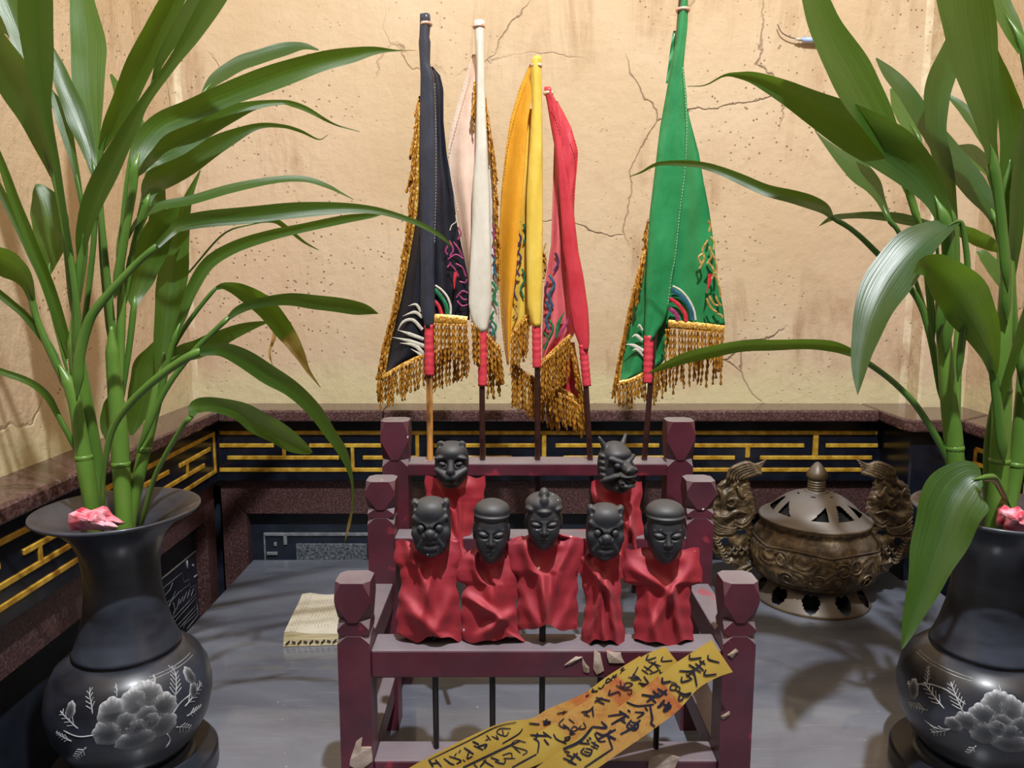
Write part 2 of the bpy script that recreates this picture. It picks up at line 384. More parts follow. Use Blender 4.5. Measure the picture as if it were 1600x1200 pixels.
M = dict(
    plaster=m_plaster(),
    granite=m_granite('red_granite', (50, 32, 31), (76, 52, 51), (112, 90, 90), .3),
    coping=m_granite('coping_granite', (58, 38, 36), (86, 62, 60), (122, 98, 96), .16),
    black=two('black_stone', (12, 14, 22), (24, 28, 40), 30, .22, bs=.05),
    panel=two('dark_slate', (22, 28, 38), (36, 42, 54), 24, .4, bs=.1),
    pebble=two('pebbled_slate', (44, 50, 60), (112, 118, 126), 220, .6, bs=.9, bd=.002, bscale=200),
    ridge=two('worn_ridge', (92, 96, 102), (128, 130, 134), 60, .5),
    gold=two('gold_paint', (172, 126, 30), (226, 186, 76), 60, .36, .35, bs=.3, bscale=90),
    table=m_table(), lacquer=m_lacquer(), clay=m_clay(), robe=m_robe(), leaf=m_leaf(),
    rod=two('black_rod', (14, 12, 13), (26, 22, 22), 40, .4),
    pole=two('brown_pole', (38, 20, 18), (62, 34, 30), 60, .3),
    bamboo=two('worn_pole', (66, 36, 20), (196, 138, 72), 34, .4, stretch=(1, 1, .18), lo=.42, hi=.5),
    tape=two('red_tape', (186, 44, 60), (212, 66, 80), 60, .5, bs=.25, stretch=(1, 1, 3)),
    rope=m_rope(), braid=m_stripe_gold(),
    vase=two('black_marble', (24, 26, 33), (64, 69, 82), 9, .36, bs=.03, detail=8, stretch=(1, 1, 2.4), lo=.40, hi=.74, Coat_Weight=.15, Coat_Roughness=.14),
    etch=m_tint('etched_flower', (36, 38, 44), (186, 188, 192), .5),
    line=two('etched_line', (120, 122, 126), (176, 178, 180), 80, .6),
    bronze=m_bronze(), bronze2=m_bronze_plain(), dark=two('near_black', (5, 5, 5), (12, 11, 10), 20, .9),  # dark: near-black insets that make the burner's openings look dark
    stalk=two('stalk_green', (66, 102, 36), (102, 138, 54), 14, .38, stretch=(1, 1, .3), bs=.08),
    petiole=two('petiole_green', (56, 92, 32), (84, 120, 46), 12, .36, stretch=(1, 1, .3)),
    page=m_book(), edge=two('page_edges', (170, 148, 100), (222, 206, 164), 300, .85, stretch=(.05, .05, 1)),
    ink=two('black_ink', (20, 18, 34), (44, 40, 60), 120, .6),
    scrap=two('torn_paper', (136, 116, 98), (176, 160, 148), 60, .8, bs=.4),
    blue=two('blue_plastic', (120, 150, 214), (168, 190, 232), 40, .35),
    wire=two('grey_wire', (84, 66, 54), (120, 100, 84), 40, .5),
    paper=None,
    satin_black=m_cloth('black_satin', (20, 21, 30), (30, 32, 44), .36),
    satin_sheen=m_cloth('black_satin_sheen', (38, 41, 53), (52, 56, 70), .38),  # black satin of the sleeve, its lighter sheen put into the colour
    satin_pale=two('pale_green_thread', (92, 160, 116), (128, 188, 146), 200, .5),
    satin_white=m_cloth('white_satin', (196, 190, 176), (212, 206, 194), .42),
    lining=m_cloth('pale_lining', (212, 178, 160), (228, 200, 180), .5),
    satin_yellow=m_cloth('yellow_satin', (208, 174, 62), (222, 192, 86), .42),
    satin_orange=m_cloth('amber_satin', (204, 138, 26), (218, 156, 40), .42),
    satin_red=m_cloth('red_satin', (178, 40, 54), (196, 58, 70), .42),
    satin_pink=m_cloth('rose_brocade', (196, 84, 92), (216, 110, 112), .5),
    satin_green=m_cloth('green_satin', (30, 112, 62), (46, 136, 82), .34),
    cord_white=two('white_thread', (176, 170, 152), (200, 196, 182), 200, .6),
    cord_pink=two('magenta_thread', (116, 26, 74), (164, 58, 110), 200, .5),
    cord_red=two('crimson_thread', (160, 24, 42), (206, 46, 62), 200, .5),
    cord_green=two('emerald_thread', (12, 84, 50), (32, 116, 72), 200, .5),
    cord_teal=two('teal_thread', (16, 62, 84), (36, 98, 122), 200, .5),
    cord_dark=two('plum_thread', (44, 22, 44), (84, 44, 84), 200, .5),
    cord_gold=two('gold_thread', (150, 112, 52), (206, 172, 104), 200, .4, .3),
    tin=two('copper_band', (196, 150, 128), (236, 206, 190), 80, .3, .4),
)
def m_paper():
    t = NT('yellow_joss_paper'); at = t.n('ShaderNodeAttribute', attribute_name='tint')
    b = t.ramp(t.noise(16, 4), [(.3, lin((176, 142, 54))), (.7, lin((196, 166, 78)))])
    s = t.noise(160, 4, .7); st = t.ramp(s, [(.5, (0, 0, 0)), (.62, (1, 1, 1))])
    o = t.mix(t.math('MULTIPLY', st, .6), lin((194, 148, 78)), lin((176, 110, 58)))
    f = t.math('MINIMUM', at.outputs['Fac'], 1.0)
    c = t.mix(f, b, o)
    g = t.math('SUBTRACT', at.outputs['Fac'], 1.0); g = t.math('MAXIMUM', g, 0.0)
    c = t.mix(t.math('MULTIPLY', g, t.ramp(s, [(.3, (.4, .4, .4)), (.6, (1, 1, 1))])), c, lin((176, 74, 44)))
    t.bump(t.noise(40, 3), .15, .001)
    return t.set(c, .5)
M['paper'] = m_paper()
# ------------------------------------------------------------------ the setting
YB, XL, XR = 1.45, -0.625, 0.858           # plaster faces
ZC0, ZC1 = 0.276, 0.298                    # stone coping
def st(o, label): return props(o, label, kind='structure')
st(box('wall_back', (-.9, YB, .25), (1.1, YB + .1, 2.5), M['plaster'], bev=0), 'cracked ochre plaster wall behind the flags')
st(box('wall_left', (XL - .1, -.2, .25), (XL, YB + .05, 2.5), M['plaster'], bev=0), 'ochre plaster side wall behind the left plant')
st(box('wall_right', (XR, -.2, .25), (XR + .1, YB + .05, 2.5), M['plaster'], bev=0), 'ochre plaster side wall behind the right plant')
st(box('trim_1', (.772, 1.405, .25), (XR + .02, YB + .02, 2.5), M['plaster'], bev=.004), 'narrow plaster pilaster in the corner behind the right plant')
st(box('floor', (-2.5, -3, -.98), (2.5, 1.7, -.95), two('floor_tile', (70, 62, 56), (96, 86, 78), 6, .4), bev=0), 'dim hall floor under the altar table')
# back wainscot
tb = st(box('trim_2', (-.70, 1.447, -.95), (.95, 1.56, ZC0), M['panel'], bev=0), 'black and gold stone wainscot along the back wall')
coping_l = [(-.5446 - .09, 1.46), (-.5446, 1.37), (.135 - .005 - .265, 1.37), (.135 - .005 - .265, 1.46)]
XJ = W(598, 650, 1.37).x
prism('coping_slab', [(-.64, 1.47), (-.5446, 1.37), (XJ - .0008, 1.37), (XJ - .0008, 1.47)], 2, ZC0, ZC1, M['coping'], tb, .004)
prism('coping_slab', [(XJ + .0008, 1.47), (XJ + .0008, 1.37), (.683, 1.37), (.683, 1.47)], 2, ZC0, ZC1, M['coping'], tb, .004)
prism('coping_slab', [(.684, 1.47), (.684, 1.285), (.695, 1.27), (.777, 1.27), (.88, 1.345), (.88, 1.47)], 2, ZC0, ZC1, M['coping'], tb, .004)
band = box('black_band', (-.60, 1.40, .155), (.72, 1.47, ZC0), M['black'], tb, bev=.0008)
box('black_pier', (.703, 1.292, -.95), (.83, 1.46, ZC0), M['black'], tb, bev=.003)
gs = M['granite']
prism('granite_strip', [(-.62, .158), (.72, .158), (.72, .085), (-.518, .085), (-.566, .141)], 1, 1.415, 1.47, gs, tb, .0012)
prism('granite_strip', [(-.567, .1395), (-.519, .084), (-.519, -.6), (-.567, -.6)], 1, 1.415, 1.47, gs, tb, .0012)
pan = box('carved_panel', (-.519, 1.437, -.6), (.72, 1.46, .086), M['panel'], tb, bev=0)
def ridge(px0, py0, px1, py1, mat=None, parent=pan, d=.003, nm='carved_ridge'):
    a, b = W(px0, py0, 1.437), W(px1, py1, 1.437)
    box(nm, (min(a.x, b.x), 1.437 - d, min(a.z, b.z)), (max(a.x, b.x), 1.44, max(a.z, b.z)), mat or M['ridge'], parent, bev=.0008)
for q in ((412, 832, 700, 837), (412, 837, 417, 895), (443, 837, 449, 851), (417, 862, 434, 867), (428, 847, 433, 853)): ridge(*q)
ridge(463, 849, 575, 900, M['pebble'], d=.004, nm='pebbled_field')
a = W(575, 872, 1.437)
mb = MB(); mb.tube([(a.x, 1.425, a.z - .02), (a.x, 1.44, a.z - .02)], .02, 20); mb.build('carved_boss', M['panel'], pan)
def gold_h(px0, px1, py):
    a, b = W(px0, py - 3.2, 1.40), W(px1, py + 3.2, 1.40)
    box('gold_bar', (a.x, 1.3975, b.z), (b.x, 1.402, a.z), M['gold'], band, bev=.001)
def gold_v(px, py0, py1):
    a, b = W(px - 3.3, py0, 1.40), W(px + 3.3, py1, 1.40)
    box('gold_bar', (a.x, 1.3978, b.z), (b.x, 1.402, a.z), M['gold'], band, bev=.001)
r1, r2, r3, r4 = 676, 696, 715, 734
for q in ((343, 1371, r1), (343, 1371, r4), (343, 428, r2), (483, 640, r2), (355, 530, r3), (567, 652, r3), (677, 836, r2), (668, 800, r3),
          (868, 1030, r2), (880, 1060, r3), (1060, 1256, r2), (1083, 1148, r3), (1290, 1371, r2), (1187, 1362, r3)): gold_h(*q)
for q in ((444, r2, r3), (551, r2, r4), (652, r1, r3), (850, r1, r4), (756, r2, r3), (1168, r2, r3), (1274, r1, r3)): gold_v(*q)
# left wainscot
tl = st(box('trim_3', (-.72, -.2, -.95), (-.612, 1.46, ZC0), M['panel'], bev=0), 'black and gold stone wainscot along the left wall')
for y0, y1 in ((.62, 1.3692), (-.2, .618)):
    if y1 > 1: prism('coping_slab', [(-.66, y0), (-.5446, y0), (-.5446, 1.3685), (-.645, 1.469), (-.66, 1.469)], 2, ZC0, ZC1, M['coping'], tl, .004)
    else: box('coping_slab', (-.66, y0, ZC0), (-.5446, y1, ZC1), M['coping'], tl, .004, 2)
bl = box('black_band', (-.64, -.2, .155), (-.565, 1.40, ZC0), M['black'], tl, bev=.0008)
prism('granite_strip', [(-.2, .158), (1.45, .158), (1.415, .141), (1.372, .085), (-.2, .085)], 0, -.64, -.58, gs, tl, .0012)
prism('granite_strip', [(1.414, .1395), (1.371, .084), (1.371, -.6), (1.414, -.6)], 0, -.64, -.58, gs, tl, .0012)
pl = box('carved_panel', (-.64, -.2, -.6), (-.603, 1.372, .086), M['panel'], tl, bev=0)
zr = [W(400, y, 1.40).z for y in (r1, r2, r3, r4)]; hz = .0038
def lh(u0, u1, r): box('gold_bar', (-.568, 1.40 - u1, zr[r] - hz), (-.5625, 1.40 - u0, zr[r] + hz), M['gold'], bl, bev=.001)
def lv(u, ra, rb): box('gold_bar', (-.568, 1.40 - u - hz, zr[rb]), (-.5628, 1.40 - u + hz, zr[ra]), M['gold'], bl, bev=.001)
lh(.006, 1.3, 0); lh(.006, 1.3, 3); lv(.01, 0, 3)
for k in range(3):
    o = k * .41
    lh(o + .03, o + .16, 1); lh(o + .20, o + .40, 1); lh(o + .06, o + .23, 2); lh(o + .29, o + .36, 2)
    lv(o + .13, 1, 2); lv(o + .262, 1, 3); lv(o + .385, 0, 1)
def LP(px, py, d=.603):                      # pixel on the left panel plane
    a, dy, dz = ray(px, py); t = -d / a
    return Vector((-d, dy * t, CZ + dz * t))
def lridge(pts, r=.0016, nm='carved_ridge'):
    m = MB(); m.tube([LP(230 + x / 6, 800 + y / 6) for x, y in pts], r, 5, flat=.6); m.build(nm, M['ridge'], pl)
for q in ([(85, 665), (470, 355)], [(472, 335), (495, 640), (515, 930)], [(370, 455), (375, 545)], [(440, 610), (488, 578)], [(425, 490), (430, 515)]): lridge(q, .0024)
for q in ([(100, 755), (325, 570), (345, 660), (390, 630), (402, 710), (450, 685), (478, 965), (370, 1100)], [(240, 660), (215, 725), (150, 800), (130, 860)],
          [(265, 740), (235, 815), (185, 850), (160, 920)], [(395, 680), (290, 760), (220, 850), (210, 890)], [(245, 850), (262, 930), (235, 1000)], [(300, 815), (280, 900), (240, 950)],
          [(335, 790), (300, 870)], [(370, 750), (335, 840)], [(400, 725), (375, 810)], [(435, 715), (410, 790)], [(455, 770), (240, 1005)], [(460, 800), (250, 1040)],
          [(465, 870), (280, 1070)], [(470, 900), (300, 1090)], [(475, 940), (345, 1060), (340, 1095)], [(250, 800), (205, 870), (200, 930)]): lridge(q, .0009)
# right wainscot
tr = st(box('trim_4', (.84, -.2, -.95), (.95, 1.46, ZC0), M['panel'], bev=0), 'black and gold stone wainscot along the right wall')
prism('coping_slab', [(.90, -.2), (.778, -.2), (.778, 1.2685), (.90, 1.355)], 2, ZC0, ZC1, M['coping'], tr, .004)
br = box('black_band', (.798, -.2, .155), (.88, 1.295, ZC0), M['black'], tr, bev=.0008)
box('granite_strip', (.812, -.2, .085), (.88, 1.295, .158), gs, tr, .001)
def rh(u0, u1, r): box('gold_bar', (.7955, 1.29 - u1, zr[r] - hz), (.801, 1.29 - u0, zr[r] + hz), M['gold'], br, bev=.001)
def rv(u, ra, rb): box('gold_bar', (.7958, 1.29 - u - hz, zr[rb]), (.801, 1.29 - u + hz, zr[ra]), M['gold'], br, bev=.001)
rh(.03, 1.2, 0); rh(.03, 1.2, 3); rh(.03, .15, 1); rh(.05, .27, 2); rh(.2, .42, 1); rv(.16, 1, 2); rv(.29, 1, 3); rv(.03, 0, 3)
# ------------------------------------------------------------------ altar table
XT0, XT1, YT0, YT1 = -.503, .745, .36, 1.395
tab = thing('altar_table', ((XT0 + XT1) / 2, .85, -.95), 'grey lacquered altar table that carries the vases and the red rack', 'table')
box('table_top', (XT0, YT0, -.035), (XT1, YT1, 0), M['table'], tab, .003, 2)
box('apron', (XT0 + .04, YT0 + .04, -.13), (XT1 - .04, YT0 + .06, -.035), M['table'], tab)
box('apron', (XT0 + .04, YT1 - .06, -.13), (XT1 - .04, YT1 - .04, -.035), M['table'], tab)
for x in (XT0 + .035, XT1 - .105):
    for y in (YT0 + .035, YT1 - .105): box('leg', (x, y, -.95), (x + .07, y + .07, -.035), M['table'], tab, .004)
# ------------------------------------------------------------------ red rack (little throne)
CX = .033
rack = thing('ritual_rack', (CX, .82, 0), 'maroon lacquered wooden rack with faceted post heads holding the puppets and flags', 'rack')
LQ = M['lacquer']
def cut_cube(cx, cy, z0, a, h, cb, ct, vb, vt):
    P = []
    for sx in (-1, 1):
        for sy in (-1, 1):
            for (zc, c, v, s) in ((z0, cb, vb, 1), (z0 + h, ct, vt, -1)):
                P += [(cx + sx * (a - c), cy + sy * a, zc), (cx + sx * a, cy + sy * (a - c), zc), (cx + sx * a, cy + sy * a, zc + s * v)]
    return P
def post(sx, y0, ztop, zshaft, w, collar):
    cx, cy, a = CX + sx * (.2 - w / 2), y0 + w / 2, w / 2
    sh = hull(cut_cube(cx, cy, 0, a, zshaft, .0006, a * .55, .0006, a * .5))
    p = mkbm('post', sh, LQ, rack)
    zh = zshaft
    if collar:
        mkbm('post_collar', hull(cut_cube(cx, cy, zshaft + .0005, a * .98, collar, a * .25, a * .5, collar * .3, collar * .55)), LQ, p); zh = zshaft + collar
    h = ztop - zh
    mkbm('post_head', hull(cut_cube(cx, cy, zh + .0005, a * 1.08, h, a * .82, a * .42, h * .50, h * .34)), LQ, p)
for s in (-1, 1):
    post(s, .675, .252, .199, .031, .014)
    post(s, .835, .307, .264, .031, .010)
    post(s, .940, .357, .307, .033, 0)
XI = .2 - .031
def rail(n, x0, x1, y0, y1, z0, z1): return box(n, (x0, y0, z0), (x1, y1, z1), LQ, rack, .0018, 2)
fr = rail('front_rail', CX - XI, CX + XI, .679, .715, .155, .183)
lo = rail('lower_rail', CX - XI, CX + XI, .679, .712, .04, .068)
rail('middle_rail', CX - XI, CX + XI, .832, .864, .218, .242)
rail('back_rail', CX - XI, CX + XI, .942, .982, .2855, .3025)
for s in (-1, 1):
    x0, x1 = sorted((CX + s * .172, CX + s * .197))
    rail('side_rail', x0, x1, .706, .942, .155, .185)
    rail('side_rail', x0, x1, .706, .942, .04, .068)
def scrap(pts, Y, n=2, z=.0012, seed=0):     # little torn paper remnants stuck on the wood
    rnd = random.Random(seed); c = np.mean(pts, axis=0); V = [W(c[0], c[1], Y - z * 1.6)]
    ring = []
    for i in range(len(pts)):
        a, b = np.array(pts[i]), np.array(pts[(i + 1) % len(pts)])
        for t in (0, .5):
            q = a * (1 - t) + b * t + np.array([rnd.uniform(-1, 1), rnd.uniform(-1, 1)]) * (t and 1.2)
            V.append(W(q[0], q[1], Y - z * rnd.uniform(.2, 1)))
    n = len(V) - 1
    V += [v + Vector((0, z, 0)) for v in V[1:n + 1]]
    Fc = [[0, 1 + i, 1 + (i + 1) % n] for i in range(n)] + [[1 + i, 1 + n + i, 1 + n + (i + 1) % n, 1 + (i + 1) % n] for i in range(n)]
    mk('paper_scrap', V, Fc, M['scrap'], rack)
for i, q in enumerate([[(928, 1015), (938, 1022), (944, 1048), (932, 1054), (927, 1045)], [(882, 1040), (900, 1026), (910, 1027), (896, 1036)], [(910, 1028), (921, 1044), (920, 1051), (912, 1050)],
                       [(948, 1018), (970, 1020), (976, 1036), (952, 1036)]]): scrap(q, .6785, seed=i)
for i, q in enumerate([[(550, 1178), (556, 1160), (566, 1153), (564, 1168), (580, 1168), (582, 1190), (560, 1206), (546, 1196)], [(1137, 1024), (1150, 1014), (1154, 1018), (1144, 1029)],
                       [(1127, 1120), (1140, 1112), (1140, 1117), (1130, 1124)]]): scrap(q, .6745, seed=9 + i)
scrap([(1015, 1185), (1040, 1178), (1062, 1184), (1050, 1212), (1012, 1212)], .678, seed=20)
# ------------------------------------------------------------------ vases
VPROF = [(.001, .030), (.048, .030), (.055, .034), (.066, .046), (.0765, .066), (.0815, .088), (.082, .100), (.079, .117), (.071, .133), (.060, .143), (.0535, .1465),
         (.0515, .1462), (.0512, .1490), (.0535, .1492), (.0505, .156), (.0455, .170), (.0400, .192), (.0372, .215), (.0372, .238), (.0395, .256), (.0455, .272), (.056, .284), (.068, .2915), (.0785, .296), (.081, .298),
         (.0805, .3005), (.076, .3000), (.062, .294), (.048, .284), (.040, .270), (.034, .250), (.032, .20), (.030, .17), (.001, .168)]
def prof_r(z):
    return float(np.interp(z, [p[1] for p in VPROF[1:11]], [p[0] for p in VPROF[1:11]]))
def vase(cx, cy, label, deco):
    v = thing('flower_vase', (cx, cy, 0), label, 'vase', 'black stone flower vases')
    P = VPROF[:1] + [q for i in range(1, len(VPROF) - 1) for q in (VPROF[i], tuple(np.add(VPROF[i], VPROF[i + 1]) / 2))] + VPROF[-1:]
    body = lathe('body', P, cx, cy, M['vase'], v, 96)
    lathe('stand', [(.001, 0), (.082, 0), (.0845, .003), (.0845, .018), (.082, .0215), (.062, .0225), (.058, .024), (.056, .0305), (.001, .0305)], cx, cy, M['vase'], v, 80, smooth=False)
    th0 = math.atan2(-cx, cy)                 # angle that faces the camera
    th0 = -math.atan2(cx, cy)
    def S(s, z, d=.0004):                     # point on the belly, s metres around from the camera-facing line
        r = prof_r(z); q = th0 + s / .08
        return (cx + (r + d) * math.sin(q), cy - (r + d) * math.cos(q), z)
    deco(body, S)
def petal(S, cx, cz, rx, rz, rot, body, lobes=3, ph=0.0):
    V, Fc, Tn = [S(cx, cz, .0008)], [], [.03]
    n, rings = 36, 6
    for k in range(1, rings + 1):
        t = k / rings
        for i in range(n):
            q = 2 * math.pi * i / n
            w = 1 + .15 * abs(math.sin((lobes + .5) * q + ph)) * (.4 + .6 * (math.sin(q) > -.4))
            x, y = rx * t * w * math.cos(q), rz * t * w * math.sin(q)
            V.append(S(cx + x * math.cos(rot) - y * math.sin(rot), cz + x * math.sin(rot) + y * math.cos(rot), .0008 if k < rings else .0001))
            up = .5 + .5 * math.sin(q)
            Tn.append((.06 + .94 * t ** 3.4) * (.3 + .7 * up) * (.95 + .25 * math.sin(q * 17) * t))
    for i in range(n): Fc.append([0, 1 + i, 1 + (i + 1) % n])
    for k in range(rings - 1):
        for i in range(n):
            a, b = 1 + k * n, 1 + (k + 1) * n
            Fc.append([a + i, b + i, b + (i + 1) % n, a + (i + 1) % n])
    mk('etched_petal', V, Fc, M['etch'], body, True, vals=Tn)
def peony(S, body, cx, cz, k=1.0, mirror=1):
    L = [(-.019, .012, .011, .011, .3), (.010, .019, .013, .010, -.3), (-.001, .017, .011, .010, .1), (.021, .007, .012, .010, -.6), (-.023, -.004, .011, .011, .5), (.019, -.009, .012, .011, -.8),
         (-.002, -.015, .016, .010, 0), (-.009, .002, .0095, .010, .3), (.007, .004, .010, .009, -.2), (-.001, -.004, .010, .008, 0), (.010, -.002, .008, .008, -.4)]
    for i, (x, z, a, b, q) in enumerate(L): petal(S, cx + mirror * x * k, cz + z * k, a * k, b * k, mirror * q, body, 3 + i % 2, i * 1.3)
def etched(S, body, pts, r=.0007):
    m = MB(); m.tube([S(x, z, .0003) for x, z in spline(pts, 10)], r, 5, flat=.7); m.build('etched_line', M['line'], body)
def fern(S, body, x, z, ang, ln, n=5):
    dx, dz = math.cos(ang), math.sin(ang)
    etched(S, body, [(x, z), (x + dx * ln * .5 + .001, z + dz * ln * .5), (x + dx * ln, z + dz * ln)])
    for i in range(1, n + 1):
        t = i / (n + 1)
        for s in (-1, 1):
            a2 = ang + s * .75; q = ln * .34 * (1 - .5 * t)
            etched(S, body, [(x + dx * ln * t, z + dz * ln * t), (x + dx * ln * t + math.cos(a2) * q, z + dz * ln * t + math.sin(a2) * q)], .0005)
def ringline(S, body, z, s0, s1):
    etched(S, body, [(s0 + (s1 - s0) * i / 6, z) for i in range(7)], .0005)
def deco_left(body, S):
    peony(S, body, .004, .103, 1.15)
    fern(S, body, .040, .112, 1.15, .030, 6); fern(S, body, .050, .100, .35, .03, 5); fern(S, body, -.036, .118, 2.0, .022, 4); fern(S, body, -.050, .104, 2.6, .026, 4)
    fern(S, body, .024, .132, 1.2, .008, 2); fern(S, body, -.014, .130, 1.8, .010, 2); fern(S, body, -.044, .084, 3.9, .022, 4); fern(S, body, .040, .082, -.6, .024, 4); fern(S, body, -.058, .09, 2.9, .02, 4); fern(S, body, .052, .088, -.1, .022, 4)
    petal(S, .066, .124, .006, .009, .2, body); petal(S, .064, .110, .005, .008, -.2, body); petal(S, -.060, .120, .005, .007, .3, body)
    for z in (.1385, .1362): ringline(S, body, z, .02, .09)
    etched(S, body, [(.034, .098), (.046, .106), (.060, .108)]); etched(S, body, [(-.034, .098), (-.05, .096), (-.066, .1)]); etched(S, body, [(.030, .080), (.034, .070), (.030, .062)])
def deco_right(body, S):
    peony(S, body, .026, .103, 1.05, -1)
    fern(S, body, -.012, .106, 2.2, .030, 6); fern(S, body, -.030, .104, 2.6, .03, 5); fern(S, body, -.052, .118, 2.0, .018, 4); fern(S, body, -.046, .094, 3.5, .026, 5); fern(S, body, -.024, .084, 3.8, .024, 4); fern(S, body, -.060, .102, 2.8, .018, 4)
    fern(S, body, .018, .130, 1.7, .010, 2); fern(S, body, .045, .128, 1.2, .010, 2); fern(S, body, .0, .076, 4.2, .016, 3)
    petal(S, -.066, .106, .006, .010, .2, body); petal(S, -.008, .100, .011, .009, .1, body); petal(S, -.020, .092, .008, .007, .4, body)
    for z in (.1385, .1362): ringline(S, body, z, -.09, -.01)
    etched(S, body, [(-.012, .116), (-.03, .122), (-.05, .12), (-.064, .112)]); etched(S, body, [(-.016, .09), (-.036, .078), (-.05, .08)])
VLX, VLY, VRX, VRY = -.412, .757, .507, .757
vase(VLX, VLY, 'black stone vase with a flared lip and an etched peony, at the left wall', deco_left)
vase(VRX, VRY, 'black stone vase with etched blossoms at the right, partly hidden by a drooping leaf', deco_right)
# ------------------------------------------------------------------ incense burner
BX, BY = .512, 1.224
bur = thing('incense_burner', (BX, BY, 0), 'round bronze incense burner with pierced lid and dragon handles behind the right vase', 'incense burner')
def heart(q, z):
    for k in range(10):
        c = .25 + k * math.pi / 5
        d = (q - c + math.pi) % (2 * math.pi) - math.pi
        x, y = d * .088 / .0125, (z - .0165) / .0125
        if (x * x + y * y - 1) ** 3 - x * x * y ** 3 < 0: return True
    return False
base = [(.094, 0), (.095, .0015), (.0945, .004)] + [(.0945 - .018 * t, .004 + .028 * t) for t in np.linspace(.04, 1, 22)] + [(.072, .036), (.066, .040)]
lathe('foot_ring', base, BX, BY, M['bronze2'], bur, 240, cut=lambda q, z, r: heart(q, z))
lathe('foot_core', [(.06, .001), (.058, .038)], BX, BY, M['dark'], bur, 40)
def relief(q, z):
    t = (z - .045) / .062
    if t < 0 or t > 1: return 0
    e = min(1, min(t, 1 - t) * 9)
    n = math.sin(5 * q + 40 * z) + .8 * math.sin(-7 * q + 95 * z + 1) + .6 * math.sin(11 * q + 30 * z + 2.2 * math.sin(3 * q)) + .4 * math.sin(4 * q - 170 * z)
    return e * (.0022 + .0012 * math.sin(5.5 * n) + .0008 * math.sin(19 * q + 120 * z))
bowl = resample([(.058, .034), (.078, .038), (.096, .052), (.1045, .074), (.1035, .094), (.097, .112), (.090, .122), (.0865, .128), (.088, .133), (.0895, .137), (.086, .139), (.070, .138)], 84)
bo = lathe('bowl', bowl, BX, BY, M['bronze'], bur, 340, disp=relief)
def bring(zf, r, n=120, q0=-1.9, q1=1.9, nm='relief_border'):
    m = MB(); pts = []
    for i in range(n):
        q = q0 + (q1 - q0) * i / (n - 1); z = zf(q); rr = float(np.interp(z, [b[1] for b in bowl], [b[0] for b in bowl])) + .0018
        pts.append((BX + rr * math.sin(q), BY - rr * math.cos(q), z))
    m.tube(pts, r, 6); m.build(nm, M['bronze'], bo)
bring(lambda q: .104 + .005 * abs(math.sin(3.1 * q + .4)) , .0016)
bring(lambda q: .047, .0018)
for (qc, zc, s) in ((-.85, .092, 1), (.25, .092, -1), (.9, .09, 1), (-.3, .068, -1), (.5, .064, 1), (-.75, .062, 1), (0.05, .085, 1)):
    m = MB(); pts = []
    for i in range(40):
        t = i / 39; rad = .0035 + .009 * t; an = t * 9 * s
        q = qc + rad * math.cos(an) / .1; z = zc + rad * math.sin(an); rr = float(np.interp(z, [b[1] for b in bowl], [b[0] for b in bowl])) + .0028
        pts.append((BX + rr * math.sin(q), BY - rr * math.cos(q), z))
    m.tube(pts, np.linspace(.0012, .0019, 40), 6); m.build('relief_scroll', M['bronze'], bo)
def lid_cut(q, z, r):
    k = q / (2 * math.pi) * 9; f = (k % 1) - .5; kind = int(k) % 3
    t = (r - .050) / .022
    if 0 < t < 1:
        if kind == 0: return abs(f) < .33 * (.35 + .65 * t)
        if kind == 1: return abs(f + .1) < .28 and (f + .38) / .56 < t
        return abs(f - .1) < .28 and 1 - (f + .18) / .56 < t
    if .028 < r < .031: return abs(((q * 6 / (2 * math.pi)) % 1) - .5) < .12
    return False
lid = resample([(.089, .138), (.0905, .1395), (.0895, .143), (.083, .1455), (.074, .152), (.062, .164), (.048, .1745), (.034, .181), (.024, .184), (.018, .186)], 60)
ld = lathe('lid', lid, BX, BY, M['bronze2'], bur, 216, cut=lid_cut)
lathe('lid_inside', [(.084, .140), (.070, .146), (.050, .160), (.02, .170)], BX, BY, M['dark'], bur, 48)
kp = [(.019, .184), (.0195, .1865), (.014, .188)]
for i in range(4): z = .188 + i * .0042; kp += [(.0125, z), (.0145, z + .0012), (.0145, z + .0026), (.0125, z + .0038)]
kp += [(.012, .206), (.0165, .209), (.0178, .2125), (.0155, .219), (.0105, .2265), (.005, .2335), (.0005, .2362)]
lathe('lid_knob', kp, BX, BY, M['bronze2'], ld, 40)
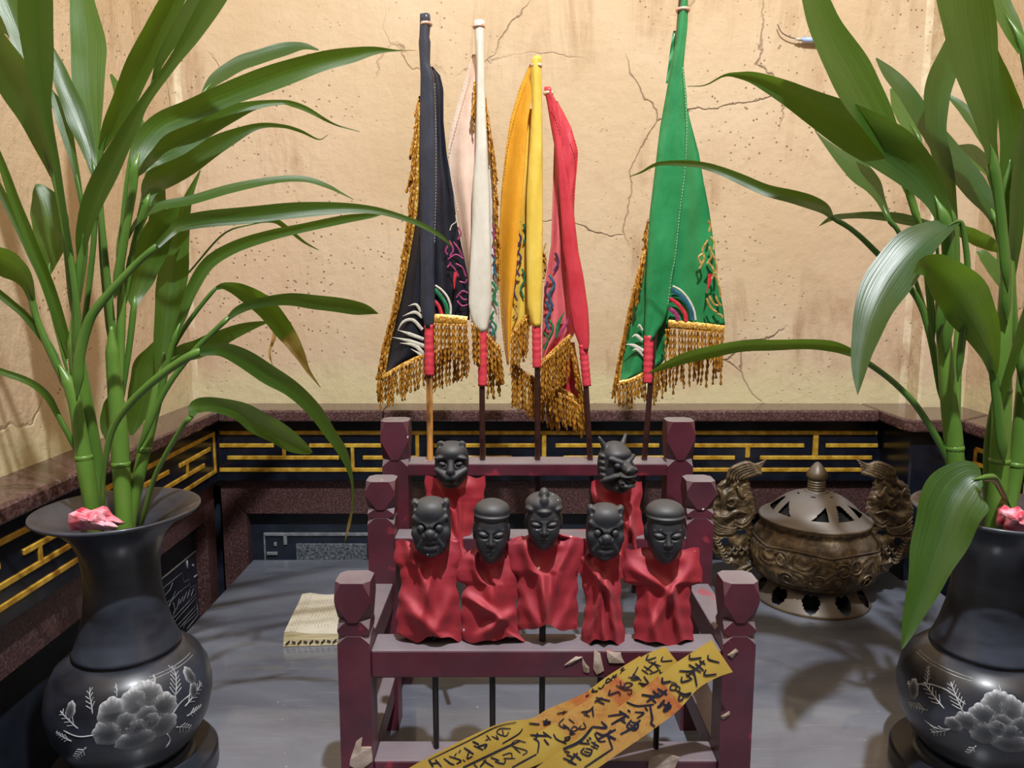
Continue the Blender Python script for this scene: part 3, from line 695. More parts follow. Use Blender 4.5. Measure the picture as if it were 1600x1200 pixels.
def handle(mir):
    fx = (lambda x: 2 * 1268 - x) if mir else (lambda x: x)
    rows = [(740, 1139, 1164), (748, 1132, 1169), (757, 1119, 1173), (765, 1115, 1173), (776, 1113, 1179), (795, 1109, 1183), (806, 1110, 1182), (814, 1112, 1174), (825, 1110, 1178), (836, 1109, 1174), (848, 1109, 1171),
            (860, 1112, 1172), (870, 1119, 1171), (878, 1132, 1172), (884, 1142, 1176), (890, 1146, 1175), (895, 1152, 1168)]
    ys = np.linspace(740, 895, 66); A = np.array(rows, float)
    xl = np.interp(ys, A[:, 0], A[:, 1]) + 1.6 * np.sin(ys * .9); xr = np.interp(ys, A[:, 0], A[:, 2]) + 1.6 * np.sin(ys * .8 + 1)
    rnd = np.random.RandomState(3); nc = 30
    V, Fc = [], []
    K = rnd.uniform(-1, 1, (14, 3))
    def hgt(u, y):
        x = u * 60
        h = sum(math.sin(k[0] * x * .32 + k[1] * y * .30 + k[2] * 9 + 2.2 * math.sin(y * .06 + x * .05)) for k in K) / 5
        return h
    for side in (0, 1):
        for i, y in enumerate(ys):
            for j in range(nc):
                u = j / (nc - 1); e = min(1, 5 * min(u, 1 - u, (i + .5) / 66 + .02, (66 - i) / 66 + .02))
                th = (.009 + .0042 * hgt(u, y)) * math.sqrt(max(e, 0))
                V.append(W(fx(xl[i] * (1 - u) + xr[i] * u), y, BY + (-th if side == 0 else th * .6)))
    n = 66 * nc
    holes = [(.36, 845, .10, 7), (.55, 857, .10, 5), (.72, 831, .12, 4.5)]
    for f in grid_faces(66, nc):
        i, j = f[0] // nc, f[0] % nc; u = j / (nc - 1)
        if any(((u - a) / c) ** 2 + ((ys[i] - b) / d) ** 2 < 1 for a, b, c, d in holes): continue
        Fc.append(f); Fc.append([q + n for q in f[::-1]])
    for i in range(65):
        for j in (0, nc - 1): Fc.append([i * nc + j, (i + 1) * nc + j, (i + 1) * nc + j + n, i * nc + j + n])
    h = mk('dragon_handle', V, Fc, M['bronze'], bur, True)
    def curl(P, w, nm='dragon_scale'):
        m = MB(); q = spline([(fx(x), y) for x, y in P], 16); rr = w * mpp(800, BY) * np.sin(np.linspace(.35, 2.9, 16))
        m.tube([W(a, b, BY - .011) for a, b in q], rr, 6); m.build(nm, M['bronze'], h)
    for k in range(6):
        curl([(1136 + k * 5, 752 - k * .5), (1142 + k * 4, 734 + k * 2.5), (1165 + k * 3, 724 + k * 3.2), (1180 + k * 2, 727 + k * 2.4), (1197 - k * 2.5, 719 + k * 4)], 4.2, 'flame_crest')
    for k in range(4): curl([(1110, 808 + k * 6), (1125, 822 + k * 4), (1146, 826 + k * 2), (1154, 820)], 2.6, 'whisker')
    for k in range(2): curl([(1148, 812 + k * 7), (1160, 818 + k * 6), (1172, 808 + k * 6), (1178, 796 + k * 6)], 2.4, 'whisker')
    curl([(1120, 806), (1135, 808), (1150, 799), (1168, 802)], 4.0, 'jaw'); curl([(1136, 783), (1144, 779), (1149, 785), (1143, 792), (1136, 788)], 3.4, 'dragon_eye')
    curl([(1121, 762), (1128, 775), (1126, 790)], 4, 'brow'); curl([(1152, 760), (1160, 775), (1168, 772)], 4, 'brow')
    for k in range(9): curl([(1113 + k * 2.2, 840 + k * 4.6), (1119 + k * 2.4, 843 + k * 4.6), (1122 + k * 2.6, 838 + k * 4.8)], 2.6)
    for k in range(6): curl([(1134 + k * 5, 862 - (k % 2) * 6), (1139 + k * 5, 866 - (k % 2) * 6), (1143 + k * 5, 859 - (k % 2) * 6)], 2.6)
    curl([(1150, 893), (1160, 888), (1174, 882)], 4, 'claw'); curl([(1155, 895), (1165, 894), (1176, 887)], 3, 'claw')
handle(False); handle(True)
# ------------------------------------------------------------------ old booklet
bk = thing('old_booklet', tuple(T(490, 975)), 'worn booklet with printed yellowed pages lying open behind the front left post', 'book')
c0, c1 = T(473, 934, .012), T(444, 994, .016)
rgt = Vector((.17, .012, 0)); V, U = [], []
nr, nc = 14, 14
for i in range(nr):
    for j in range(nc):
        a, b = i / (nr - 1), j / (nc - 1)
        p = c0 * (1 - a) + c1 * a + rgt * b
        p.z = .013 + .002 * a + .006 * math.exp(-((b - .05) / .10) ** 2) * (1 - .3 * a) + .0035 * math.sin(2.6 * b + 1.5 * a) + .002 * math.exp(-((a - .06) / .08) ** 2)
        V.append(p); U.append((b * 1.05, 1 - a))
mk('open_page', V, grid_faces(nr, nc), M['page'], bk, True, U)
n = len(V)
rim = [i * nc for i in range(nr)] + [(nr - 1) * nc + j for j in range(1, nc)] + [i * nc + nc - 1 for i in range(nr - 2, -1, -1)] + [j for j in range(nc - 2, 0, -1)]
ctr = sum(V, Vector()) / n
VV = [V[i] - Vector((0, 0, .0004)) for i in rim] + [Vector((V[i].x + (V[i].x - ctr.x) * .02, V[i].y + (V[i].y - ctr.y) * .03, .0006)) for i in rim]
k = len(rim)
mk('page_block', VV, [[i, (i + 1) % k, k + (i + 1) % k, k + i] for i in range(k)] + [list(range(k, 2 * k))], M['edge'], bk)
m = MB()
for i in range(16):
    q = c1 + rgt * (.02 + i * .05); m.tube([q + Vector((0, -.0035, -.011 + .004 * (i % 2))), q + rgt * .03 + Vector((0, -.0035, -.009 + .003 * ((i + 1) % 2)))], .0012, 4)
m.build('cover_pattern', M['ink'], bk)
# ------------------------------------------------------------------ plastic tube on a wire sticking to the wall
tb_ = thing('plastic_tube', tuple(W(1262, 62, 1.44)), 'small pale blue plastic tube with a wire, stuck on the wall near the right plant', 'tube')
m = MB(); m.tube([W(1250, 61.5, 1.44), W(1256, 61.8, 1.44), W(1300, 64, 1.44)], [.002, .0045, .0045], 10); m.build('tube', M['blue'], tb_)
m = MB(); m.tube([W(x, y, 1.441) for x, y in spline([(1215, 38), (1221, 50), (1234, 58), (1251, 61.5)], 12)], .0011, 5); m.build('wire', M['wire'], tb_)
m = MB(); m.tube([W(1243, 61, 1.44), W(1251, 61.6, 1.44)], [.0015, .004], 8); m.build('tip', M['cord_white'], tb_)
# ------------------------------------------------------------------ puppets: sculpted clay heads on rods, red felt robes
def ell(c, r, k=.12, op='+', rot=0.0): return ('e', np.array(c, float), np.array(r, float), k, op, rot)
def cap(a, b, ra, rb, k=.08, op='+'): return ('c', np.array(a, float), np.array(b, float), (ra, rb), k, op)
def field(P, prims):
    d = None
    for q in prims:
        if q[0] == 'e':
            p = P - q[1]
            if q[5]:
                c, s = math.cos(q[5]), math.sin(q[5]); p = np.stack([p[:, 0] * c + p[:, 2] * s, p[:, 1], -p[:, 0] * s + p[:, 2] * c], 1)
            k0 = np.linalg.norm(p / q[2], axis=1); k1 = np.linalg.norm(p / q[2] ** 2, axis=1) + 1e-9
            e = k0 * (k0 - 1) / k1; k, op = q[3], q[4]
        elif q[0] == 's':                      # squarish egg
            p = np.abs((P - q[1]) / q[2]); e = ((p ** q[6]).sum(1) ** (1 / q[6]) - 1) * q[2].min(); k, op = q[3], q[4]
        else:
            a, b, (ra, rb) = q[1], q[2], q[3]; ab = b - a
            t = np.clip(((P - a) @ ab) / (ab @ ab), 0, 1); e = np.linalg.norm(P - a - t[:, None] * ab, axis=1) - (ra + (rb - ra) * t); k, op = q[4], q[5]
        if d is None: d = e; continue
        if op == '+':
            h = np.clip(.5 + .5 * (d - e) / k, 0, 1); d = d * (1 - h) + e * h - k * h * (1 - h)
        else:
            h = np.clip(.5 - .5 * (d + e) / k, 0, 1); d = d * (1 - h) - e * h + k * h * (1 - h)
    return d
def sculpt(prims, na=150, ne=110):
    # front (-y) half gets most of the columns
    u = np.arange(na) / na * 2 * math.pi - math.pi
    az = u - .55 * np.sin(u)
    el = np.linspace(-math.pi / 2 + .02, math.pi / 2 - .02, ne)
    A, E = np.meshgrid(az, el)
    D = np.stack([np.cos(E) * np.sin(A), -np.cos(E) * np.cos(A), np.sin(E)], -1).reshape(-1, 3)
    D = D / np.linalg.norm(D / np.array([1, 1, 1.5]), axis=1)[:, None]
    t = np.full(len(D), 1.75)
    for _ in range(46):
        d = field(D * t[:, None], prims); t = np.maximum(t - np.clip(d, -.02, .12) * .75, .05)
    V = D * t[:, None]
    Fc = grid_faces(ne, na, True) + [[k for k in range(na)][::-1], [(ne - 1) * na + k for k in range(na)]]
    return V, Fc
def egg(c, r, n): return ('s', np.array(c, float), np.array(r, float), .1, '+', 0, n)
def sym(f): return [f(-1), f(1)]
def human(bun=False, cone=False):
    P = [egg((0, 0, .05), (.93, .92, 1.38), 2.5), ell((0, -.28, -1.0), (.5, .52, .5), .3), ell((0, -.62, -.22), (.66, .30, .75), .35)]
    # cap or hair with an overhanging rim
    if bun: P += [ell((0, .06, .92), (1.03, 1.0, .62), .05), ell((0, -.42, .72), (.55, .66, .26), .08), ell((-.7, -.25, .78), (.34, .55, .24), .08), ell((.7, -.25, .78), (.34, .55, .24), .08),
                  ell((0, -.30, 1.45), (.30, .34, .42), .06), ell((0, -.74, 1.20), (.25, .22, .34), .05)]
    else: P += [ell((0, .04, .98), (1.01, 1.0, .55), .05), ell((0, -.05, .80), (1.02, 1.0, .22), .06)]
    P += sym(lambda s: ell((s * .95, .05, -.05), (.12, .26, .42), .06))
    P += sym(lambda s: ell((s * .40, -.93, .02), (.33, .16, .20), .10, '-', s * .15))
    P += sym(lambda s: ell((s * .41, -.83, .02), (.29, .17, .125), .04, '+', s * .18))
    P += sym(lambda s: cap((s * .14, -.93, .17), (s * .68, -.74, .24), .04, .03, .10))
    P += sym(lambda s: cap((s * .15, -1.02, .00), (s * .68, -.84, .05), .022, .018, .03, '-'))
    P += [cap((0, -.90, .12), (0, -1.10, -.36), .08, .12, .14)] + sym(lambda s: ell((s * .13, -.99, -.40), (.10, .11, .09), .06))
    P += [ell((0, -.90, -.70), (.24, .14, .075), .06), ell((0, -.88, -.84), (.19, .13, .07), .06), cap((-.22, -1.06, -.76), (.22, -1.06, -.76), .03, .03, .04, '-')]
    P += [ell((0, -.76, -1.06), (.20, .17, .15), .12)] + sym(lambda s: ell((s * .45, -.66, -.45), (.27, .2, .26), .2))
    return P
def grotesque(squat=1.0):
    P = [egg((0, 0, -.05), (.95, .95, 1.32), 2.9), ell((0, -.10, .70), (.86, .92, .62), .15), ell((0, -.62, .62), (.56, .36, .52), .16)]
    P += [ell((0, -.80, .30), (.24, .22, .30), .12)] + sym(lambda s: cap((s * .10, -.98, .18), (s * .78, -.66, .52), .12, .13, .10))
    P += sym(lambda s: ell((s * .72, -.16, .98), (.23, .32, .34), .06, '+', -s * .3)) + sym(lambda s: ell((s * .70, -.52, 1.0), (.09, .14, .17), .05, '-'))
    P += sym(lambda s: ell((s * .43, -.92, .10), (.27, .2, .22), .06, '-')) + sym(lambda s: ell((s * .43, -.82, .08), (.20, .22, .19), .02))
    P += [ell((0, -.98, -.16), (.27, .26, .25), .05)] + sym(lambda s: ell((s * .24, -.95, -.27), (.14, .18, .13), .05))
    P += sym(lambda s: ell((s * .66, -.62, -.20), (.30, .28, .34), .08)) + sym(lambda s: cap((s * .26, -1.0, -.28), (s * .62, -.78, -.80), .05, .08, .05))
    P += [ell((0, -.86, -.52), (.40, .20, .14), .08), cap((-.40, -1.04, -.72), (0, -1.14, -.62), .03, .045, .03, '-'), cap((.40, -1.04, -.72), (0, -1.14, -.62), .03, .045, .03, '-')]
    P += [ell((0, -.80, -.84), (.42, .24, .13), .06), ell((0, -.70, -1.10), (.36, .24, .20), .12)] + sym(lambda s: cap((s * .10, -1.12, .36), (s * .45, -.98, .44), .02, .02, .03, '-'))
    return P
def tiger():
    P = [egg((0, 0, .05), (.96, .95, 1.25), 2.6), ell((0, -.2, .7), (.8, .85, .55), .2)]
    P += sym(lambda s: ell((s * .58, -.22, 1.16), (.24, .2, .22), .06)) + sym(lambda s: ell((s * .58, -.42, 1.14), (.14, .13, .12), .04, '-'))
    P += sym(lambda s: ell((s * .52, -.92, .22), (.34, .26, .24), .06, '-', s * .12)) + sym(lambda s: ell((s * .46, -.80, .16), (.22, .18, .13), .03, '+', s * .35))
    P += sym(lambda s: ell((s * .56, -.80, .52), (.38, .2, .15), .06, '+', -s * .2)) + [cap((-.16, -1.02, .40), (.16, -1.02, .40), .035, .035, .05, '-')]
    P += [cap((0, -.92, .30), (0, -1.10, -.20), .15, .24, .10), ell((0, -1.14, -.28), (.25, .17, .18), .05)]
    P += sym(lambda s: cap((s * .16, -1.06, -.56), (s * .78, -.66, -.22), .24, .17, .07)) + [cap((0, -1.30, -.38), (0, -1.26, -.74), .03, .03, .03, '-')]
    P += [ell((0, -.96, -.80), (.30, .22, .14), .05, '-'), ell((0, -.86, -.74), (.10, .2, .10), .03), ell((0, -.66, -1.02), (.48, .36, .24), .08)]
    return P
def dragon():
    P = [egg((0, .05, .0), (.86, .88, 1.2), 2.4), ell((0, -.35, .62), (.72, .62, .36), .15)]
    P += sym(lambda s: cap((s * .52, .10, .86), (s * .86, .25, 1.40), .19, .09, .10))
    P += sym(lambda s: cap((s * .22, -.98, .34), (s * .74, -.66, .52), .13, .12, .06)) + sym(lambda s: ell((s * .42, -.86, .20), (.18, .2, .16), .03))
    P += [cap((0, -.75, .16), (0, -1.30, .02), .28, .30, .12), ell((0, -1.50, .06), (.36, .2, .22), .08)] + sym(lambda s: ell((s * .22, -1.58, .05), (.16, .14, .14), .04)) + sym(lambda s: ell((s * .23, -1.72, .0), (.07, .08, .06), .03, '-'))
    P += [ell((0, -1.28, -.24), (.48, .40, .13), .06), ell((0, -1.20, -.46), (.44, .50, .10), .05, '-'), ell((0, -1.12, -.48), (.30, .46, .07), .04)]
    P += [ell((0, -1.16, -.70), (.46, .46, .15), .06), cap((-.40, -1.15, -.60), (-.36, -1.42, -.52), .09, .06, .05), cap((.40, -1.15, -.60), (.36, -1.42, -.52), .09, .06, .05), ell((0, -.60, -.92), (.46, .5, .26), .12)]
    for i in range(5): P += sym(lambda s: ell((s * .82, .05 - .05 * i, .55 - .3 * i), (.16, .26, .13), .05, '+', s * .5))
    P += sym(lambda s: cap((s * .48, -1.0, -.28), (s * .86, -.30, -.55), .09, .13, .05))
    return P
SCULPT = {'human': sculpt(human()), 'bun': sculpt(human(True)), 'lion': sculpt(grotesque()), 'tiger': sculpt(tiger()), 'dragon': sculpt(dragon(), 170, 120)}
def robe(nm, rows, Y, parent, seed, folds):
    rnd = random.Random(seed); A = np.array(rows, float); n, c = 64, 34
    ys = np.linspace(A[0, 0], A[-1, 0], n)
    xl, xr = np.interp(ys, A[:, 0], A[:, 1]), np.interp(ys, A[:, 0], A[:, 2])
    off = [rnd.uniform(0, 6.28) for _ in range(8)]
    V = []
    hem = lambda u: 4 * math.sin(u * 7 + off[0]) + 2.5 * math.sin(u * 15 + off[1])
    for side in (0, 1):
        for i, y in enumerate(ys):
            v = i / (n - 1)
            for j in range(c):
                u = j / (c - 1); e = math.sin(math.pi * min(max(u, .0), 1)) ** .55
                b = .002 + .011 * e * (.15 + .85 * math.sin(min(v * 1.7, 1) * math.pi / 2))
                f = 0
                for (fu, fv, du, dv, w, am) in folds:       # drapes: ridge through (fu,fv) along (du,dv)
                    dist = ((u - fu) * dv - (v - fv) * du); al = (u - fu) * du + (v - fv) * dv
                    f += 1.5 * am * math.exp(-(dist / w) ** 2) * math.exp(-(al / .45) ** 2)
                f += .0022 * math.sin(7 * u + 4 * v + off[2]) * math.sin(5 * v + off[3]) + .0004 * math.sin(21 * u - 9 * v + off[4])
                f *= e
                collar = .006 * math.exp(-((v - .10) / .07) ** 2) * math.exp(-((u - .5) / .22) ** 2) - .010 * math.exp(-(v / .07) ** 2) * math.exp(-((u - .5) / .2) ** 2)
                yy = y + hem(u) * v ** 6 + (2.0 * math.sin(u * 19 + off[5]) * (1 - v) ** 8)
                xw = 1.1 * math.sin(y * .21 + off[6]) * (1 if u < .5 else -1) * abs(2 * u - 1)
                V.append(W(xl[i] * (1 - u) + xr[i] * u + xw, yy, Y - (b + f + collar if side == 0 else -b * .55)))
    m = n * c; g = grid_faces(n, c)
    Fc = g + [[q + m for q in f[::-1]] for f in g]
    for i in range(n - 1):
        Fc += [[i * c, (i + 1) * c, (i + 1) * c + m, i * c + m], [i * c + c - 1, (i + 1) * c + c - 1, (i + 1) * c + c - 1 + m, i * c + c - 1 + m]]
    return mk(nm, V, Fc, M['robe'], parent, True)
def puppet(label, kind, bx, Y, rows, seed, folds, yaw=0.0, tilt=0.0, rodx=None, zrod=.045, roll=0.0):
    x0, x1, y0, y1 = bx; cx, cy = (x0 + x1) / 2, (y0 + y1) / 2
    C = W(cx, cy, Y - .012); s = mpp(cy, Y)
    V, Fc = SCULPT[kind]; V = V.copy()
    lo, hi = V.min(0), V.max(0)
    a = (x1 - x0) * s / 2; hz_ = (y1 - y0) * s * 1.02
    V[:, 2] = (V[:, 2] - (lo[2] + hi[2]) / 2) / (hi[2] - lo[2]) * hz_
    V[:, 0] *= a * 2 / (hi[0] - lo[0]) if not yaw else a * .98; V[:, 1] *= a * .92
    c, q = math.cos(tilt), math.sin(tilt); V = np.stack([V[:, 0], V[:, 1] * c - V[:, 2] * q, V[:, 1] * q + V[:, 2] * c], 1)
    c, q = math.cos(yaw), math.sin(yaw); V = np.stack([V[:, 0] * c - V[:, 1] * q, V[:, 0] * q + V[:, 1] * c, V[:, 2]], 1)
    c, q = math.cos(roll), math.sin(roll); V = np.stack([V[:, 0] * c - V[:, 2] * q, V[:, 1], V[:, 0] * q + V[:, 2] * c], 1)
    V += np.array(C)
    root = thing('ritual_puppet', (C.x, Y, zrod), label, 'puppet', 'clay headed puppets on the maroon rack')
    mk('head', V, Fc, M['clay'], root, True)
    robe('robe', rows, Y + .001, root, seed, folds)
    m = MB(); m.tube([(C.x, Y, C.z), (C.x, Y, (C.z + zrod) / 2), (C.x, Y, zrod)], [.0034, .0032, .0028], 8); m.build('rod', M['rod'], root)
YF = .700; YR = .847
F1 = [(.25, .15, .5, .9, .07, .006), (.55, .35, -.35, .9, .06, .005), (.2, .7, .8, .5, .08, .006), (.75, .75, -.6, .7, .09, .005)]
F2 = [(.3, .2, .5, .8, .06, .006), (.35, .62, .9, .35, .05, .007), (.7, .8, .9, -.35, .06, .006), (.6, .35, .2, .9, .07, .004)]
F3 = [(.28, .25, .3, .9, .06, .006), (.72, .3, -.35, .9, .06, .006), (.45, .75, .05, 1, .06, .008), (.2, .8, .5, .6, .06, .004), (.82, .8, -.5, .6, .06, .004)]
F4 = [(.35, .25, .8, .45, .06, .007), (.3, .7, -.3, .9, .07, .007), (.72, .6, .25, .95, .07, .006), (.5, .85, .1, .9, .06, .004)]
F5 = [(.3, .3, .8, .45, .06, .006), (.65, .45, -.6, .7, .06, .006), (.75, .75, .2, .95, .06, .006), (.3, .75, .3, .9, .07, .004)]
puppet('black clay puppet with bulging eyes and frowning mouth, leftmost of the front row', 'lion', (645, 704, 776, 866), YF,
       [(845, 618, 718), (862, 616, 722), (880, 616, 719), (886, 624, 715), (905, 627, 712), (940, 622, 718), (970, 618, 721), (990, 620, 720), (998, 640, 721)], 1, F1, roll=.02)
puppet('black clay puppet with plain round cap, second from the left in the front row', 'human', (739, 797, 780, 878), YF,
       [(858, 738, 790), (872, 722, 800), (890, 713, 806), (908, 714, 809), (914, 727, 809), (935, 721, 807), (965, 720, 808), (990, 721, 812), (1000, 722, 824)], 2, F2, roll=-.03)
puppet('black clay puppet with a topknot bun on its cap, centre of the front row', 'bun', (820, 879, 760, 857), YF,
       [(836, 815, 880), (840, 800, 914), (850, 790, 917), (875, 791, 913), (892, 794, 906), (899, 808, 903), (930, 809, 902), (960, 808, 903), (975, 809, 903), (982, 812, 900)], 3, F3)
puppet('black clay puppet with bulging eyes and a pouting lip, fourth in the front row', 'lion', (916, 973, 786, 871), YF,
       [(862, 922, 965), (872, 905, 971), (885, 906, 971), (915, 909, 971), (922, 913, 970), (945, 915, 970), (970, 911, 973), (992, 908, 977), (1003, 911, 977)], 4, F4, roll=-.02)
puppet('black clay puppet with plain round cap, rightmost of the front row', 'human', (1007, 1070, 782, 878), YF,
       [(857, 977, 1092), (870, 975, 1094), (900, 973, 1098), (910, 974, 1099), (915, 995, 1080), (940, 994, 1078), (970, 991, 1081), (995, 990, 1084), (1004, 991, 1084)], 5, F5)
puppet('black clay tiger faced puppet with round ears in the back row', 'tiger', (680, 732, 688, 758), YR,
       [(745, 664, 759), (752, 664, 758), (778, 665, 757), (784, 672, 750), (800, 684, 742), (830, 686, 738), (870, 684, 739), (905, 682, 741)], 6, F2, zrod=.10)
puppet('black clay dragon headed puppet with two horns in the back row', 'dragon', (931, 990, 681, 766), YR,
       [(751, 923, 1004), (758, 923, 1004), (784, 926, 1002), (792, 940, 999), (815, 946, 1005), (840, 946, 1008), (870, 946, 1010), (905, 944, 1011)], 7, F5, yaw=.5, zrod=.10)
# ------------------------------------------------------------------ flags
def panel(nm, rows, Y, mat, parent, waves=((3, .004, 0),), n=60, c=22, tilt=0.0, thick=.0006):
    A = np.array(rows, float); ys = np.linspace(A[0, 0], A[-1, 0], n)
    xl, xr = np.interp(ys, A[:, 0], A[:, 1]), np.interp(ys, A[:, 0], A[:, 2])
    V = []
    for side in (0, 1):
        for i, y in enumerate(ys):
            v = i / (n - 1)
            for j in range(c):
                u = j / (c - 1)
                d = sum(a * math.sin(f * math.pi * u + p + 1.2 * v) * (.35 + .65 * v) for f, a, p in waves) + tilt * (u - .5)
                d += .0007 * math.sin(17 * v + 5 * u)
                V.append(W(xl[i] * (1 - u) + xr[i] * u, y, Y + d + side * thick))
    m = n * c; g = grid_faces(n, c); Fc = g + [[q + m for q in f[::-1]] for f in g]
    Fc += [[i * c + j, (i + 1) * c + j, (i + 1) * c + j + m, i * c + j + m] for i in range(n - 1) for j in (0, c - 1)]
    Fc += [[i + j, i + j + 1, i + j + 1 + m, i + j + m] for i in (0, m - c) for j in range(c - 1)]
    return mk(nm, V, Fc, mat, parent, True)
def sleeve(rows, Y, mat, parent, seed=0, nm='pole_sleeve', depth=.45):
    rnd = random.Random(seed); A = np.array(rows, float); n, c = 70, 20
    ys = np.linspace(A[0, 0], A[-1, 0], n); xl, xr = np.interp(ys, A[:, 0], A[:, 1]), np.interp(ys, A[:, 0], A[:, 2])
    o = [rnd.uniform(0, 6) for _ in range(5)]; V = []
    for i, y in enumerate(ys):
        C = W((xl[i] + xr[i]) / 2, y, Y); r = (xr[i] - xl[i]) / 2 * mpp(y, Y); ry = max(min(r * depth, .009), .0066)
        pin = max(0, (i - n + 12) / 12)
        for k in range(c):
            q = 2 * math.pi * k / c
            f = 1 + .22 * math.sin(3 * q + y * .018 + o[0]) * math.sin(y * .013 + o[1]) + pin * .14 * math.sin(7 * q + o[2]) + .03 * math.sin(5 * q + y * .05)
            V.append((C.x + r * math.cos(q) * (1 if abs(math.cos(q)) > .8 else 1) , C.y + ry * f * math.sin(q), C.z))
    return mk(nm, V, grid_faces(n, c, True) + [list(range(c))[::-1], [(n - 1) * c + k for k in range(c)]], mat, parent, True)
def strand(mb, x, y, ln, dx, Y, w, rnd):
    n = max(8, int(ln / 2.0)); P = []; ph = rnd.uniform(0, 6)
    for i in range(n):
        t = i / (n - 1); P.append(W(x + dx * t + 1.3 * math.sin(t * 4 + ph) * t, y + ln * t, Y + .0015 * math.sin(t * 3 + ph)))
    r = np.full(n, w * mpp(y, Y) / 2); r[-1] *= .7
    mb.tube(P, r, 6, flat=.45, twist=.62)
def fringe(parent, path, ln, Y, n, w=4.6, dx=(-3, 1), seed=0, jit=8, loops=False):
    rnd = random.Random(seed); mb = MB(); A = spline(path, 60) if len(path) > 2 else np.array([np.add(np.multiply(path[0], 1 - t), np.multiply(path[1], t)) for t in np.linspace(0, 1, 60)])
    for i in range(n):
        p = A[int((i + rnd.uniform(0, .9)) / n * 59)]
        strand(mb, p[0] + rnd.uniform(-1, 1), p[1], ln + rnd.uniform(-jit, jit), rnd.uniform(*dx), Y - rnd.uniform(.0005, .006), w * rnd.uniform(.85, 1.1), rnd)
    o = mb.build('fringe', M['rope'], parent); o['kind'] = 'stuff'; return o
def ribbon(mb, path, w, Y, n=26, raise_=.0012):
    q = spline(path, n); w = np.broadcast_to(np.asarray(w, float), (len(path),)); ws = np.interp(np.linspace(0, 1, n), np.linspace(0, 1, len(w)), w)
    tg = np.gradient(q, axis=0); tg /= np.linalg.norm(tg, axis=1)[:, None] + 1e-9
    V = []
    for i in range(n):
        nx, ny = -tg[i][1], tg[i][0]
        for k, h in ((-.5, 0), (-.3, 1), (0, 1.25), (.3, 1), (.5, 0)): V.append(W(q[i][0] + nx * ws[i] * k, q[i][1] + ny * ws[i] * k, Y - raise_ * h))
    mb.add(V, grid_faces(n, 5))
def braid(parent, path, w, Y, nm='gold_braid', mat='braid'):
    mb = MB(); ribbon(mb, path, w, Y, 40, .0016); return mb.build(nm, M[mat], parent)
def embroider(parent, paths, Y, mat, nm='embroidery'):
    mb = MB()
    for p, w in paths: ribbon(mb, p, np.multiply(w, .85), Y, 16, .0005)
    return mb.build(nm, M[mat], parent)
def pole(parent, a, b, Y, wrap, mat='pole', w=9.0):
    A, B = W(a[0], a[1], Y), W(b[0], b[1], Y); dn = (B - A).normalized()
    E = B + dn * ((B.z - .12) / -dn.z)
    r = w * mpp(600, Y) / 2; mb = MB(); mb.tube([A, A * .5 + B * .5, B, E], r, 12); mb.build('pole', M[mat], parent)
    (x0, y0), (x1, y1), ww = wrap; ww += 1; mb = MB(); C, D = W(x0, y0, Y), W(x1, y1, Y); rr = ww * mpp(y0, Y) / 2
    mb.tube([C * (1 - t) + D * t for t in np.linspace(0, 1, 24)], [rr * (1 + .05 * math.sin(i * 1.9) + .03 * (i % 3)) for i in range(24)], 14); mb.build('tape_wrap', M['tape'], parent)
def top_tie(parent, x, y, Y, w, mat='tin'):
    mb = MB(); a = W(x, y, Y); r = w * mpp(y, Y) / 2 * 1.16
    mb.tube([a + Vector((0, 0, -.002)), a, a + Vector((0, 0, .002))], [r, r * 1.08, r], 14); mb.build('wire_tie', M[mat], parent)
YP = .962; YK = YP + .012
# ---- black
f = thing('triangular_flag', tuple(W(672, 716, YP)), 'black satin flag with gold fringe, leftmost on the rack', 'flag', 'gold fringed flags on the maroon rack')
pole(f, (666, 60), (672, 716), YP, ((671, 507), (671, 586), 14.5), 'bamboo', 10)
sleeve([(23, 656, 672), (35, 656, 673), (60, 655, 671), (64, 654, 673), (100, 656, 672), (118, 657, 678), (180, 656, 682), (240, 655, 683), (330, 656, 681), (430, 657, 679), (470, 656, 680), (495, 660, 680), (512, 664, 677)], YP, M['satin_sheen'], f, 1)
top_tie(f, 666, 38, YP, 16)
panel('right_fold', [(104, 668, 676), (118, 668, 688), (140, 668, 693), (190, 668, 693), (240, 668, 698), (300, 668, 708), (350, 668, 714), (430, 668, 731), (480, 668, 734), (500, 668, 734)], YK, M['satin_black'], f, ((3.2, .004, .5),), tilt=.012)
panel('left_fold', [(150, 654, 670), (250, 653, 670), (350, 645, 670), (400, 637, 670), (450, 627, 670), (523, 610, 670), (552, 604, 669), (570, 600, 636), (592, 597, 600)], YK - .004, M['satin_black'], f, ((2.4, .004, 0),), tilt=-.01)
braid(f, [(655, 160), (651, 300), (645, 353), (627, 450), (610, 523), (597, 591)], 7, YK - .009)
braid(f, [(597, 591), (630, 571), (668, 553)], 8, YK - .009)
braid(f, [(677, 498), (700, 499), (730, 502)], 15, YK - .012)
fringe(f, [(652, 185), (646, 300), (640, 353), (622, 450), (605, 523), (594, 580)], 52, YK - .009, 70, 5.0, (-13, -4), 11)
fringe(f, [(654, 150), (652, 200)], 26, YK - .006, 5, 4.4, (-6, -2), 12)
fringe(f, [(594, 592), (630, 573), (668, 555)], 46, YK - .006, 22, 5.2, (-3, 2), 13)
fringe(f, [(679, 505), (730, 507)], 62, YK - .014, 15, 5.4, (-2, 2), 14)
fringe(f, [(672, 553), (735, 530)], 56, YK + .004, 18, 5.2, (-3, 1), 15)
